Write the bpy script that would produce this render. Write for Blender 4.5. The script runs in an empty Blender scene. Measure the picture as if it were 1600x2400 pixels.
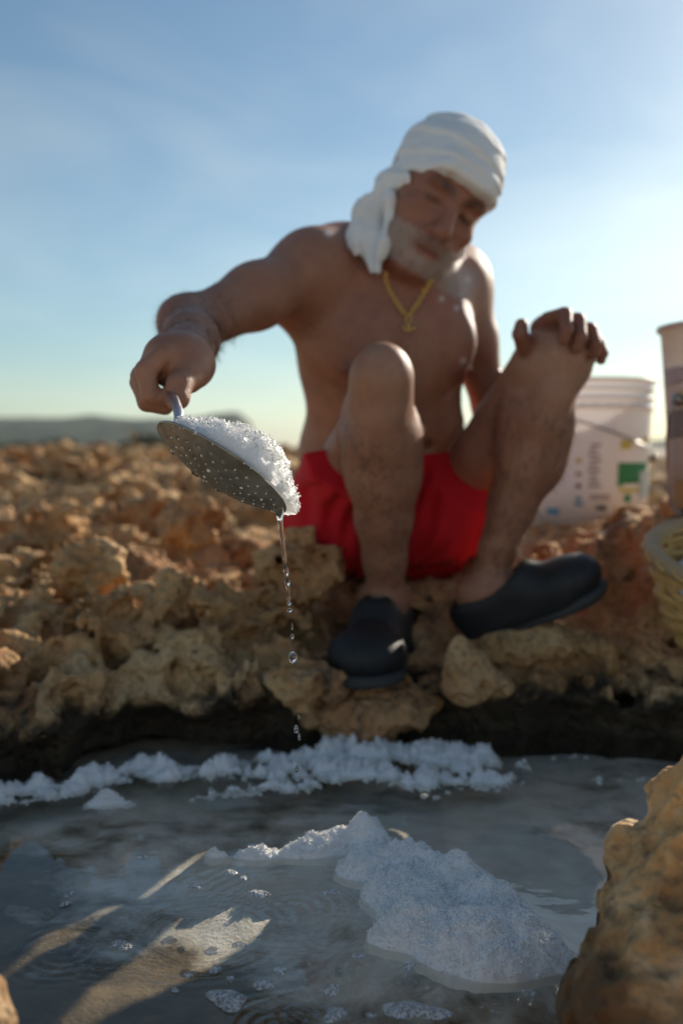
import bpy, bmesh, math, random
import numpy as np
from mathutils import Vector, Matrix

# ------------------------------------------------------------------ camera, sky, sun
SC = bpy.context.scene
COL = SC.collection
R = math.radians
CAM_H = 0.42                    # metres above the brine
PITCH = R(3.43)                 # looking slightly down
FPX = 2333.0                    # focal length in photo pixels (35 mm on a 36 mm tall frame)
SUN_AZ, SUN_EL = R(37.0), R(24.0)

cam_d = bpy.data.cameras.new('camera')
cam = bpy.data.objects.new('camera', cam_d)
COL.objects.link(cam)
cam.location = (0, 0, CAM_H)
cam.rotation_euler = (math.pi / 2 - PITCH, 0, 0)
cam_d.sensor_fit = 'VERTICAL'
cam_d.sensor_height = 36.0
cam_d.sensor_width = 24.0
cam_d.lens = 35.0
cam_d.clip_start = 0.02
cam_d.clip_end = 30000
cam_d.dof.use_dof = True
cam_d.dof.focus_distance = 0.885
cam_d.dof.aperture_fstop = 3.3
SC.camera = cam

world = bpy.data.worlds.new('World')
SC.world = world
world.use_nodes = True
wn, wl = world.node_tree.nodes, world.node_tree.links
wn.clear()
w_out = wn.new('ShaderNodeOutputWorld')
w_bg = wn.new('ShaderNodeBackground')
w_bg.inputs['Strength'].default_value = 0.1
sky = wn.new('ShaderNodeTexSky')
sky.sky_type = 'NISHITA'
sky.sun_disc = False
sky.sun_elevation = SUN_EL
sky.sun_rotation = SUN_AZ
sky.altitude = 0
sky.air_density = 1.0
sky.dust_density = 0.5
sky.ozone_density = 3.0
# thin wisps of high cloud
w_tc = wn.new('ShaderNodeTexCoord')
w_map = wn.new('ShaderNodeMapping')
w_map.inputs['Scale'].default_value = (1.6, 1.6, 4.2)
w_map.inputs['Rotation'].default_value = (0.1, 0.35, 0.4)
w_noi = wn.new('ShaderNodeTexNoise')
w_noi.inputs['Scale'].default_value = 1.9
w_noi.inputs['Detail'].default_value = 6
w_noi.inputs['Roughness'].default_value = 0.5
w_noi.inputs['Distortion'].default_value = 0.5
w_rmp = wn.new('ShaderNodeValToRGB')
w_rmp.color_ramp.elements[0].position = 0.40
w_rmp.color_ramp.elements[0].color = (0, 0, 0, 1)
w_rmp.color_ramp.elements[1].position = 0.72
w_rmp.color_ramp.elements[1].color = (0.30, 0.30, 0.30, 1)
w_mix = wn.new('ShaderNodeMix')
w_mix.data_type = 'RGBA'
w_hsv = wn.new('ShaderNodeHueSaturation')
w_hsv.inputs['Saturation'].default_value = 0.2
w_hsv.inputs['Value'].default_value = 1.35
wl.new(w_tc.outputs['Generated'], w_map.inputs['Vector'])
wl.new(w_map.outputs['Vector'], w_noi.inputs['Vector'])
wl.new(w_noi.outputs['Fac'], w_rmp.inputs['Fac'])
wl.new(w_rmp.outputs['Color'], w_mix.inputs['Factor'])
wl.new(sky.outputs['Color'], [q for q in w_mix.inputs if q.name == 'A' and q.type == 'RGBA'][0])
wl.new(sky.outputs['Color'], w_hsv.inputs['Color'])
wl.new(w_hsv.outputs['Color'], [q for q in w_mix.inputs if q.name == 'B' and q.type == 'RGBA'][0])
w_tint = wn.new('ShaderNodeMix')
w_tint.data_type = 'RGBA'
w_tint.blend_type = 'MULTIPLY'
w_tint.inputs['Factor'].default_value = 1.0
_A = [q for q in w_tint.inputs if q.name == 'A' and q.type == 'RGBA'][0]
_B = [q for q in w_tint.inputs if q.name == 'B' and q.type == 'RGBA'][0]
_B.default_value = (0.90, 0.94, 0.86, 1)
wl.new([q for q in w_mix.outputs if q.type == 'RGBA'][0], _A)
wl.new([q for q in w_tint.outputs if q.type == 'RGBA'][0], w_bg.inputs['Color'])
wl.new(w_bg.outputs['Background'], w_out.inputs['Surface'])

sun_d = bpy.data.lights.new('sun', 'SUN')
sun_d.energy = 5.0
sun_d.angle = R(0.53)
sun_d.color = (1.0, 0.89, 0.74)
sun = bpy.data.objects.new('sun', sun_d)
COL.objects.link(sun)
S_DIR = Vector((math.sin(SUN_AZ) * math.cos(SUN_EL), math.cos(SUN_AZ) * math.cos(SUN_EL), math.sin(SUN_EL)))
sun.rotation_euler = S_DIR.to_track_quat('Z', 'Y').to_euler()
sun.location = S_DIR * 40

SC.render.engine = 'CYCLES'
SC.view_settings.view_transform = 'Standard'
SC.view_settings.look = 'None'
SC.view_settings.gamma = 1.0
SC.view_settings.use_curve_mapping = False
SC.view_settings.exposure = 0.28
SC.cycles.use_denoising = True
SC.cycles.use_adaptive_sampling = True
SC.cycles.adaptive_threshold = 0.02
SC.cycles.max_bounces = 8
SC.cycles.transparent_max_bounces = 16
SC.cycles.volume_bounces = 0
SC.cycles.caustics_reflective = False
SC.cycles.caustics_refractive = False

# ------------------------------------------------------------------ helpers
rng = np.random.default_rng(7)
random.seed(7)


def P(px, py, d):
    """photo pixel and distance ahead of the camera (m) -> world point"""
    x = (px - 800) / FPX
    u = (1200 - py) / FPX
    c, s = math.cos(PITCH), math.sin(PITCH)
    v = np.array([x, c + u * s, -s + u * c])
    v *= d / v[1]
    return v + np.array([0, 0, CAM_H])


def W(px, py, z=0.0):
    """photo pixel on the horizontal plane at height z"""
    x = (px - 800) / FPX
    u = (1200 - py) / FPX
    c, s = math.cos(PITCH), math.sin(PITCH)
    v = np.array([x, c + u * s, -s + u * c])
    v *= (z - CAM_H) / v[2]
    return v + np.array([0, 0, CAM_H])


_T = rng.random(64 ** 3, dtype=np.float32) * 2 - 1


def vnoise(x, y, z):
    """smooth value noise, arrays in lattice units, range -1..1"""
    def prep(a):
        f = np.floor(a)
        t = (a - f).astype(np.float32)
        return (f.astype(np.int32) & 63), t * t * (3 - 2 * t)
    xi, xf = prep(x)
    yi, yf = prep(y)
    zi, zf = prep(z)
    x1, y1, z1 = (xi + 1) & 63, (yi + 1) & 63, (zi + 1) & 63
    xi, x1 = xi << 12, x1 << 12
    yi, y1 = yi << 6, y1 << 6
    c00 = _T[xi + yi + zi]
    c00 = c00 + (_T[x1 + yi + zi] - c00) * xf
    c10 = _T[xi + y1 + zi]
    c10 = c10 + (_T[x1 + y1 + zi] - c10) * xf
    c00 += (c10 - c00) * yf
    c01 = _T[xi + yi + z1]
    c01 = c01 + (_T[x1 + yi + z1] - c01) * xf
    c11 = _T[xi + y1 + z1]
    c11 = c11 + (_T[x1 + y1 + z1] - c11) * xf
    c01 += (c11 - c01) * yf
    return c00 + (c01 - c00) * zf


def fbm(x, y, z, octs=4, gain=0.5):
    r, a, f = 0.0, 1.0, 1.0
    for i in range(octs):
        r = r + a * vnoise(x * f + 17.3 * i, y * f + 5.7 * i, z * f + 9.1 * i)
        a *= gain
        f *= 2.03
    return r


def sstep(a, b, x):
    t = np.clip((x - a) / (b - a), 0, 1)
    return t * t * (3 - 2 * t)


def mesh_from(verts, faces, name, smooth=True):
    """verts (n,3), faces (m,k) arrays -> mesh"""
    me = bpy.data.meshes.new(name)
    verts = np.asarray(verts, dtype=np.float32)
    faces = np.asarray(faces, dtype=np.int32)
    me.vertices.add(len(verts))
    me.vertices.foreach_set('co', verts.ravel())
    n, k = faces.shape
    me.loops.add(n * k)
    me.loops.foreach_set('vertex_index', faces.ravel())
    me.polygons.add(n)
    me.polygons.foreach_set('loop_start', np.arange(0, n * k, k, dtype=np.int32))
    me.update(calc_edges=True)
    if smooth:
        me.polygons.foreach_set('use_smooth', np.ones(n, dtype=bool))
    me.validate()
    return me


def set_col(me, cols):
    a = me.color_attributes.new('col', 'FLOAT_COLOR', 'POINT')
    c = np.ones((len(cols), 4), dtype=np.float32)
    c[:, :3] = cols
    a.data.foreach_set('color', c.ravel())


def surface_nets(F, ax=None):
    """F<0 inside; returns index-space (or axis-mapped) verts and quads"""
    ins = F < 0
    cnt = np.zeros(tuple(s - 1 for s in F.shape), dtype=np.uint8)
    for dx in (0, 1):
        for dy in (0, 1):
            for dz in (0, 1):
                cnt += ins[dx:ins.shape[0] - 1 + dx, dy:ins.shape[1] - 1 + dy, dz:ins.shape[2] - 1 + dz]
    act = (cnt > 0) & (cnt < 8)
    I, J, K = np.nonzero(act)
    idx = np.full(act.shape, -1, dtype=np.int32)
    idx[I, J, K] = np.arange(len(I))
    cv = {}
    for dx in (0, 1):
        for dy in (0, 1):
            for dz in (0, 1):
                cv[dx, dy, dz] = F[I + dx, J + dy, K + dz]
    acc = np.zeros((len(I), 3))
    num = np.zeros(len(I))
    for axis in range(3):
        o = [0, 1, 2]
        o.remove(axis)
        for a in (0, 1):
            for b in (0, 1):
                c0 = [0, 0, 0]
                c0[o[0]], c0[o[1]] = a, b
                c1 = list(c0)
                c1[axis] = 1
                f0, f1 = cv[tuple(c0)], cv[tuple(c1)]
                m = (f0 < 0) != (f1 < 0)
                t = np.where(m, f0 / np.where(m, f0 - f1, 1), 0)
                p = np.zeros((len(I), 3))
                p[:, o[0]], p[:, o[1]] = a, b
                p[:, axis] = t
                acc += p * m[:, None]
                num += m
    V = acc / num[:, None] + np.stack([I, J, K], 1)
    quads = []
    for axis in range(3):
        sl0 = [slice(None)] * 3
        sl1 = [slice(None)] * 3
        sl0[axis], sl1[axis] = slice(0, -1), slice(1, None)
        o = [0, 1, 2]
        o.remove(axis)
        A, B = ins[tuple(sl0)], ins[tuple(sl1)]
        ch = A != B
        for q in o:
            s = [slice(None)] * 3
            s[q] = 0
            ch[tuple(s)] = False
            s[q] = -1
            ch[tuple(s)] = False
        p = np.nonzero(ch)
        flip = A[p]
        def cell(da, db):
            c = [p[0].copy(), p[1].copy(), p[2].copy()]
            c[o[0]] -= da
            c[o[1]] -= db
            return idx[c[0], c[1], c[2]]
        q = np.stack([cell(1, 1), cell(0, 1), cell(0, 0), cell(1, 0)], 1)
        fl = flip if axis != 1 else ~flip
        q[~fl] = q[~fl][:, ::-1]
        quads.append(q)
    Q = np.concatenate(quads)
    Q = Q[(Q >= 0).all(1)]
    if ax is not None:
        V = np.stack([np.interp(V[:, i], np.arange(len(ax[i])), ax[i]) for i in range(3)], 1)
    return V, Q


class Field:
    """signed-distance field on a (non-uniform) box grid, shapes blended in locally"""
    def __init__(self, ax):
        self.ax = [np.asarray(a, dtype=np.float32) for a in ax]
        self.F = np.full(tuple(len(a) for a in self.ax), 0.2, dtype=np.float32)

    def local(self, lo, hi):
        s = []
        for i in range(3):
            a = np.searchsorted(self.ax[i], lo[i])
            b = np.searchsorted(self.ax[i], hi[i])
            if b <= a:
                return None, None
            s.append(slice(a, b))
        g = np.meshgrid(self.ax[0][s[0]], self.ax[1][s[1]], self.ax[2][s[2]], indexing='ij')
        return tuple(s), g

    def put(self, lo, hi, fn, k=0.02, op='add'):
        m = k + 0.012
        s, g = self.local(np.asarray(lo) - m, np.asarray(hi) + m)
        if s is None:
            return
        d = fn(*g)
        f = self.F[s]
        if op == 'add':
            h = np.maximum(k - np.abs(f - d), 0) / k
            self.F[s] = np.minimum(f, d) - h * h * k / 4
        elif op == 'sub':
            d = -d
            h = np.maximum(k - np.abs(f - d), 0) / k
            self.F[s] = np.maximum(f, d) + h * h * k / 4
        elif op == 'disp':
            self.F[s] = f + d

    def cone(self, a, b, r1, r2, k=0.02, op='add', flat=None, fs=1.0):
        a, b = np.asarray(a, float), np.asarray(b, float)
        ba = b - a
        L = max(float(ba @ ba), 1e-9)
        rm = max(r1, r2) * max(1, 1 / fs)
        if flat is not None:
            n = np.asarray(flat, float)
            n = n - ba * (n @ ba) / L
            n /= np.linalg.norm(n)
        def fn(x, y, z):
            dx, dy, dz = x - a[0], y - a[1], z - a[2]
            t = np.clip((dx * ba[0] + dy * ba[1] + dz * ba[2]) / L, 0, 1)
            dx, dy, dz = dx - t * ba[0], dy - t * ba[1], dz - t * ba[2]
            if flat is not None:
                q = (dx * n[0] + dy * n[1] + dz * n[2]) * (1 / fs - 1)
                dx, dy, dz = dx + q * n[0], dy + q * n[1], dz + q * n[2]
            return np.sqrt(dx * dx + dy * dy + dz * dz) - (r1 + (r2 - r1) * t)
        self.put(np.minimum(a, b) - rm, np.maximum(a, b) + rm, fn, k, op)

    def ell(self, c, r, rot=None, k=0.02, op='add'):
        c, r = np.asarray(c, float), np.asarray(r, float)
        M = np.eye(3) if rot is None else np.asarray(rot, float)   # columns: local axes
        ext = np.sqrt((M ** 2) @ (r ** 2))
        def fn(x, y, z):
            dx, dy, dz = x - c[0], y - c[1], z - c[2]
            q = [dx * M[0, i] + dy * M[1, i] + dz * M[2, i] for i in range(3)]
            k0 = np.sqrt(sum((q[i] / r[i]) ** 2 for i in range(3)))
            k1 = np.sqrt(sum((q[i] / r[i] ** 2) ** 2 for i in range(3))) + 1e-6
            return k0 * (k0 - 1) / k1
        self.put(c - ext, c + ext, fn, k, op)

    def mesh(self):
        return surface_nets(self.F, self.ax)


def grid_axis(*segs):
    """segs of (start, end, step)"""
    out = []
    for a, b, s in segs:
        n = max(2, int(round((b - a) / s)))
        out += list(np.linspace(a, b, n, endpoint=False))
    out.append(segs[-1][1])
    return np.array(out)


def link(me_or_none, name, parent=None, mat=None):
    o = bpy.data.objects.new(name, me_or_none)
    COL.objects.link(o)
    if parent is not None:
        o.parent = parent
    if mat is not None:
        me_or_none.materials.append(mat)
    return o


def tag(o, label=None, cat=None, group=None, kind=None):
    if label: o['label'] = label
    if cat: o['category'] = cat
    if group: o['group'] = group
    if kind: o['kind'] = kind
    return o


def empty(name, loc):
    o = bpy.data.objects.new(name, None)
    COL.objects.link(o)
    o.location = loc
    return o


def put_under(o, root):
    """parent keeping world place (roots are never rotated or scaled)"""
    o.parent = root
    o.location = Vector(o.location) - Vector(root.location)
    return o


def tube(pts, radii, n=8, closed=False, caps=True):
    pts = np.asarray(pts, float)
    m = len(pts)
    radii = np.broadcast_to(np.asarray(radii, float), (m,))
    if closed:
        tan = np.roll(pts, -1, 0) - np.roll(pts, 1, 0)
    else:
        tan = np.gradient(pts, axis=0)
    tan /= np.linalg.norm(tan, axis=1)[:, None] + 1e-12
    up = np.array([0.123, 0.2, 0.97])
    V = []
    side = None
    for i in range(m):
        if side is None:
            s = np.cross(tan[i], up)
            if np.linalg.norm(s) < 0.1:
                s = np.cross(tan[i], np.array([1.0, 0, 0]))
        else:
            s = side - tan[i] * (side @ tan[i])
        side = s / np.linalg.norm(s)
        b = np.cross(tan[i], side)
        a = np.linspace(0, 2 * math.pi, n, endpoint=False)
        V.append(pts[i] + radii[i] * (np.cos(a)[:, None] * side + np.sin(a)[:, None] * b))
    V = np.concatenate(V)
    F = []
    for i in range(m if closed else m - 1):
        j = (i + 1) % m
        for q in range(n):
            r = (q + 1) % n
            F.append((i * n + q, i * n + r, j * n + r, j * n + q))
    if caps and not closed:
        base = len(V)
        V = np.concatenate([V, [pts[0]], [pts[-1]]])
        for q in range(n):
            r = (q + 1) % n
            F.append((base, r, q, q))
            F.append((base + 1, (m - 1) * n + q, (m - 1) * n + r, (m - 1) * n + r))
    return V, F


def poly_mesh(V, F, name, smooth=True):
    """mixed faces (degenerate quads become triangles)"""
    me = bpy.data.meshes.new(name)
    ff = []
    for f in F:
        g = []
        for i in f:
            if int(i) not in g:
                g.append(int(i))
        ff.append(g)
    me.from_pydata([tuple(map(float, v)) for v in V], [], ff)
    if smooth:
        me.polygons.foreach_set('use_smooth', np.ones(len(me.polygons), dtype=bool))
    me.update()
    return me


def lathe(prof, n=48):
    """prof: list of (r, z) -> open surface of revolution about z"""
    V, F = [], []
    for r, z in prof:
        for i in range(n):
            a = 2 * math.pi * i / n
            V.append((r * math.cos(a), r * math.sin(a), z))
    for j in range(len(prof) - 1):
        for i in range(n):
            k = (i + 1) % n
            F.append((j * n + i, j * n + k, (j + 1) * n + k, (j + 1) * n + i))
    return V, F


def join(parts):
    V, F, o = [], [], 0
    for v, f in parts:
        V.extend([tuple(q) for q in v])
        F.extend([tuple(i + o for i in q) for q in f])
        o += len(v)
    return V, F


# ------------------------------------------------------------------ materials
class Mat:
    def __init__(self, name):
        self.m = bpy.data.materials.new(name)
        self.m.use_nodes = True
        self.n = self.m.node_tree.nodes
        self.l = self.m.node_tree.links
        self.n.clear()
        self.out = self.n.new('ShaderNodeOutputMaterial')
        self.b = self.n.new('ShaderNodeBsdfPrincipled')
        self.l.new(self.b.outputs['BSDF'], self.out.inputs['Surface'])
        self.pos = self.n.new('ShaderNodeNewGeometry').outputs['Position']
        self.b.inputs['Subsurface Radius'].default_value = (1.0, 0.9, 0.8)

    def set(self, **kw):
        for k, v in kw.items():
            self.b.inputs[k.replace('_', ' ')].default_value = v
        return self

    def noise(self, scale, detail=4, rough=0.55, vec=None, dist=0.0, stretch=None):
        t = self.n.new('ShaderNodeTexNoise')
        t.inputs['Scale'].default_value = scale
        t.inputs['Detail'].default_value = detail
        t.inputs['Roughness'].default_value = rough
        t.inputs['Distortion'].default_value = dist
        v = vec or self.pos
        if stretch:
            mp = self.n.new('ShaderNodeMapping')
            mp.inputs['Scale'].default_value = stretch
            self.l.new(v, mp.inputs['Vector'])
            v = mp.outputs['Vector']
        self.l.new(v, t.inputs['Vector'])
        return t.outputs['Fac']

    def voro(self, scale, feature='F1', vec=None):
        t = self.n.new('ShaderNodeTexVoronoi')
        t.feature = feature
        t.inputs['Scale'].default_value = scale
        self.l.new(vec or self.pos, t.inputs['Vector'])
        return t.outputs['Distance']

    def ramp(self, fac, stops):
        r = self.n.new('ShaderNodeValToRGB')
        e = r.color_ramp.elements
        while len(e) > 1:
            e.remove(e[-1])
        for i, (p, c) in enumerate(stops):
            q = e[0] if i == 0 else e.new(p)
            q.position = p
            q.color = (*c, 1) if not isinstance(c, (int, float)) else (c, c, c, 1)
        self.l.new(fac, r.inputs['Fac'])
        return r.outputs['Color']

    def mix(self, fac, a, b, mode='MIX'):
        m = self.n.new('ShaderNodeMix')
        m.data_type = 'RGBA'
        m.blend_type = mode
        for v, s in ((fac, 'Factor'), (a, 'A'), (b, 'B')):
            i = m.inputs[s] if s == 'Factor' else [q for q in m.inputs if q.name == s and q.type == 'RGBA'][0]
            if isinstance(v, (int, float)):
                i.default_value = v
            elif isinstance(v, tuple):
                i.default_value = (*v, 1)
            else:
                self.l.new(v, i)
        return [q for q in m.outputs if q.type == 'RGBA'][0]

    def math(self, op, a, b=0.0, c=None):
        m = self.n.new('ShaderNodeMath')
        m.operation = op
        for i, v in enumerate((a, b) if c is None else (a, b, c)):
            if isinstance(v, (int, float)):
                m.inputs[i].default_value = v
            else:
                self.l.new(v, m.inputs[i])
        return m.outputs[0]

    def sep(self, vec=None):
        s = self.n.new('ShaderNodeSeparateXYZ')
        self.l.new(vec or self.pos, s.inputs[0])
        return s.outputs

    def attr(self, name='col'):
        a = self.n.new('ShaderNodeAttribute')
        a.attribute_name = name
        return a.outputs['Color']

    def color(self, c):
        if isinstance(c, tuple):
            self.b.inputs['Base Color'].default_value = (*c, 1)
        else:
            self.l.new(c, self.b.inputs['Base Color'])
        return self

    def to(self, name, v):
        self.l.new(v, self.b.inputs[name])
        return self

    def bump(self, h, strength=0.5, dist=0.01, prev=None):
        b = self.n.new('ShaderNodeBump')
        b.inputs['Strength'].default_value = strength
        b.inputs['Distance'].default_value = dist
        self.l.new(h, b.inputs['Height'])
        if prev is not None:
            self.l.new(prev, b.inputs['Normal'])
        self.l.new(b.outputs['Normal'], self.b.inputs['Normal'])
        return b.outputs['Normal']


def film(name, tint, ior, rough=0.015):
    """thin sheet of liquid: clear, mirroring by its Fresnel term alike from both sides"""
    m = Mat(name)
    m.n.remove(m.b)
    tr = m.n.new('ShaderNodeBsdfTransparent')
    tr.inputs['Color'].default_value = (*tint, 1)
    gl = m.n.new('ShaderNodeBsdfGlossy')
    gl.inputs['Roughness'].default_value = rough
    ge = m.n.new('ShaderNodeNewGeometry')
    fr = m.n.new('ShaderNodeFresnel')
    i = m.math('ADD', ior, m.math('MULTIPLY', ge.outputs['Backfacing'], 1.0 / ior - ior))
    m.l.new(i, fr.inputs['IOR'])
    mx = m.n.new('ShaderNodeMixShader')
    m.l.new(fr.outputs[0], mx.inputs[0])
    m.l.new(tr.outputs[0], mx.inputs[1])
    m.l.new(gl.outputs[0], mx.inputs[2])
    m.l.new(mx.outputs[0], m.out.inputs['Surface'])
    return m.m


def simple(name, c, rough=0.6, var=0.15, scale=30, metal=0.0, bump=0.0, bscale=200, **kw):
    m = Mat(name)
    f = m.noise(scale, 5)
    m.color(m.mix(f, tuple(v * (1 - var) for v in c), tuple(min(1, v * (1 + var)) for v in c)))
    m.set(Roughness=rough, Metallic=metal, **kw)
    if bump:
        m.bump(m.noise(bscale, 4), bump, 0.002)
    return m.m


def rock_material(name, wet=True, pale=0.0):
    m = Mat(name)
    big = m.noise(5.0, 6, 0.6, dist=0.6)
    mid = m.noise(22, 6, 0.65, dist=0.3)
    fine = m.noise(120, 4, 0.6)
    c = m.ramp(big, [(0.3, (0.36, 0.18, 0.07)), (0.45, (0.55, 0.31, 0.13)), (0.55, (0.65, 0.40, 0.185)), (0.7, (0.72, 0.51, 0.28))])
    red = m.ramp(m.noise(3.1, 4, 0.5, dist=1.0), [(0.5, 0.0), (0.68, 1.0)])
    c = m.mix(m.math('MULTIPLY', red, 0.55), c, (0.46, 0.20, 0.10))
    gre = m.ramp(mid, [(0.5, 0.0), (0.66, 1.0)])
    c = m.mix(m.math('MULTIPLY', gre, 0.35), c, (0.60, 0.44, 0.26))
    lich = m.ramp(m.noise(9, 8, 0.72, dist=0.8), [(0.54, 0.0), (0.66, 1.0)])
    c = m.mix(m.math('MULTIPLY', lich, 0.75), c, (0.085, 0.07, 0.052))
    c = m.mix(m.math('MULTIPLY', m.ramp(fine, [(0.3, 1.0), (0.5, 0.0)]), 0.35), c, (0.22, 0.14, 0.085))
    rough = None
    if wet:
        z = m.sep()[2]
        zz = m.math('ADD', z, m.math('MULTIPLY', m.math('SUBTRACT', mid, 0.5), 0.16))
        w = m.ramp(m.math('MULTIPLY', zz, 10.0), [(0.55, 1.0), (0.92, 0.0)])
        c = m.mix(w, c, m.mix(gre, (0.05, 0.037, 0.022), (0.105, 0.073, 0.04)))
        m.to('Roughness', m.math('SUBTRACT', 0.88, m.math('MULTIPLY', w, 0.35)))
    else:
        m.set(Roughness=0.88)
    m.color(c)
    m.set(Specular_IOR_Level=0.3)
    pits = m.voro(85, 'SMOOTH_F1')
    n1 = m.bump(m.ramp(pits, [(0.0, 0.0), (0.5, 1.0)]), 0.8, 0.010)
    m.bump(m.math('ADD', fine, m.noise(420, 3)), 0.6, 0.004, n1)
    return m.m
# ------------------------------------------------------------------ the setting: terrain, pool, sea, hills
ROCK = rock_material('karst_limestone')
ROCK_DRY = rock_material('dry_limestone', wet=False)
mb = Mat('bounce_limestone')  # ground rock made paler to bounce fill light into shaded sides
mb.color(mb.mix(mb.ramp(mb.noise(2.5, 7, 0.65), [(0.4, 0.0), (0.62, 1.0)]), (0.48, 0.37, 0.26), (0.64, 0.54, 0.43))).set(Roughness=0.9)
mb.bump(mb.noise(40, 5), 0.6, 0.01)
BOUNCE_ROCK = mb.m


def y_edge(x):
    return np.interp(x, [-1.2, -0.75, -0.5, -0.42, -0.25, 0.0, 0.15, 0.4, 0.6, 0.9, 1.3],
                     [0.75, 1.0, 1.17, 1.24, 1.35, 1.42, 1.44, 1.40, 1.34, 1.15, 0.75])


def pool_t(x, y):
    """> 0 on land, < 0 in the pool"""
    a = y - y_edge(x) - 0.022 * np.sin(x * 17 + 1.3) - 0.013 * np.sin(x * 41 + 0.4)
    b = -x - 0.95
    c = x - 1.0
    e = 0.28 - y
    return np.maximum(np.maximum(a, b), np.maximum(c, e))


def land_h(x, y):
    t = pool_t(x, y)
    left = np.interp(t, [-0.06, 0, 0.03, 0.08, 0.4, 0.8, 1.4, 2.2, 3.5, 5, 10, 30, 60],
                     [-0.12, 0.06, 0.115, 0.145, 0.155, 0.175, 0.215, 0.26, 0.315, 0.35, 0.375, 0.36, 0.3])
    right = np.interp(t, [-0.06, 0, 0.03, 0.1, 0.16, 0.28, 0.38, 0.6, 1.5, 3, 6, 10, 30, 60],
                      [-0.12, 0.05, 0.085, 0.095, 0.115, 0.18, 0.225, 0.25, 0.265, 0.30, 0.345, 0.375, 0.36, 0.3])
    w = sstep(-0.14, 0.0, x / np.maximum(y / 1.6, 0.8))
    out = 0.085 * np.exp(-(((x - 0.74) / 0.30) ** 4 + ((y - 1.78) / 0.24) ** 4)) + 0.38 * np.exp(-(((x - 1.12) / 0.22) ** 6 + ((y - 1.72) / 0.16) ** 6))      # rise under a bucket, and an unseen outcrop added to shade the salt
    return left * (1 - w) + right * w + out


def build_bank():
    nu, nv, nw = 330, 300, 46
    u = np.linspace(-0.66, 0.66, nu, dtype=np.float32)
    y1 = (1.05 * np.exp(np.linspace(0, math.log(9.0 / 1.05), nv))).astype(np.float32)
    U, Yg, Wn = np.meshgrid(u, y1, np.linspace(-1, 1, nw, dtype=np.float32), indexing='ij')
    X = U * Yg
    x2, yy2 = X[:, :, 0], Yg[:, :, 0]
    H = land_h(x2, yy2).astype(np.float32)
    t2 = pool_t(x2, yy2).astype(np.float32)
    Hb = np.maximum(H, -0.01 + 0 * H)
    amp = (np.maximum(yy2 / 1.5, 1.0) ** 0.55).astype(np.float32)
    Z = Hb[:, :, None] + Wn * (0.145 * amp)[:, :, None]
    T3 = np.broadcast_to(t2[:, :, None], Z.shape)
    F = (Z - H[:, :, None]) * 0.75
    wl_ = (1 - sstep(-0.1, 0.02, x2 / np.maximum(yy2 / 1.6, 0.8)))[:, :, None].astype(np.float32)   # rugged on the left
    rug = (0.42 + 0.58 * wl_)
    # relief from boulders down to knobs
    f = 4.2
    n = fbm(X * f, Yg * f * 1.4, Z * f * 1.6, 3, 0.55)
    F -= n * 0.042 * rug * amp[:, :, None]
    n = vnoise(X * 14 + 31, Yg * 16, Z * 22) + 0.35 * vnoise(X * 31, Yg * 31, Z * 40)
    F -= (0.55 - np.abs(n) * 1.7) * 0.034 * rug
    n = fbm(X * 44, Yg * 44 + 7, Z * 52, 3, 0.6)
    F -= n * 0.0155 * (0.5 + 0.5 * rug)
    # undercut along the waterline
    und = np.sqrt((T3 + 0.01) ** 2 * 0.8 + (Z - 0.0) ** 2) - 0.060 - 0.030 * vnoise(X * 7 + 3, Yg * 7, Z * 3) - 0.014 * vnoise(X * 21, Yg * 21 + 9, Z * 12)
    h = np.maximum(0.02 - np.abs(F + und), 0) / 0.02
    F = np.maximum(F, -und) + h * h * 0.005
    # solution pits
    r2 = np.random.default_rng(3)
    logy = math.log(9.0 / 1.05)
    for i in range(6000):
        big = r2.random()
        v = r2.random() ** 1.7
        yc = 1.15 * math.exp(v * math.log(4.5 / 1.15))
        xc = (r2.random() - 0.5) * 0.9 * yc
        if xc > -0.05 * yc and r2.random() < 0.45:
            continue
        rad = (0.007 + 0.024 * big ** 2.5) * (yc / 1.5) ** 0.7
        zc = float(land_h(np.array([xc]), np.array([yc]))[0]) + r2.normal(0.0, 0.035)
        iu = np.searchsorted(u, [(xc - rad * 1.6) / yc - 0.004, (xc + rad * 1.6) / yc + 0.004])
        iv = np.searchsorted(y1, [yc - rad * 1.6, yc + rad * 1.6])
        s = (slice(iu[0], iu[1]), slice(iv[0], iv[1]))
        if iu[1] <= iu[0] or iv[1] <= iv[0]:
            continue
        d = np.sqrt((X[s] - xc) ** 2 + (Yg[s] - yc) ** 2 + ((Z[s] - zc) * 0.85) ** 2) - rad
        k = 0.008
        Fs = F[s]
        hh = np.maximum(k - np.abs(Fs + d), 0) / k
        F[s] = np.maximum(Fs, -d) + hh * hh * k / 4
    V, Q = surface_nets(F)
    U1 = np.interp(V[:, 0], np.arange(nu), u)
    Y1 = np.interp(V[:, 1], np.arange(nv), y1)
    X1 = U1 * Y1
    wn_ = np.interp(V[:, 2], np.arange(nw), np.linspace(-1, 1, nw))
    Hq = np.maximum(land_h(X1, Y1), -0.01)
    Z1 = Hq + wn_ * 0.145 * np.maximum(Y1 / 1.5, 1.0) ** 0.55
    me = mesh_from(np.stack([X1, Y1, Z1], 1), Q, 'rock_bank')
    o = link(me, 'rocky_shore', mat=ROCK)
    tag(o, kind='structure')
    return o


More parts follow.
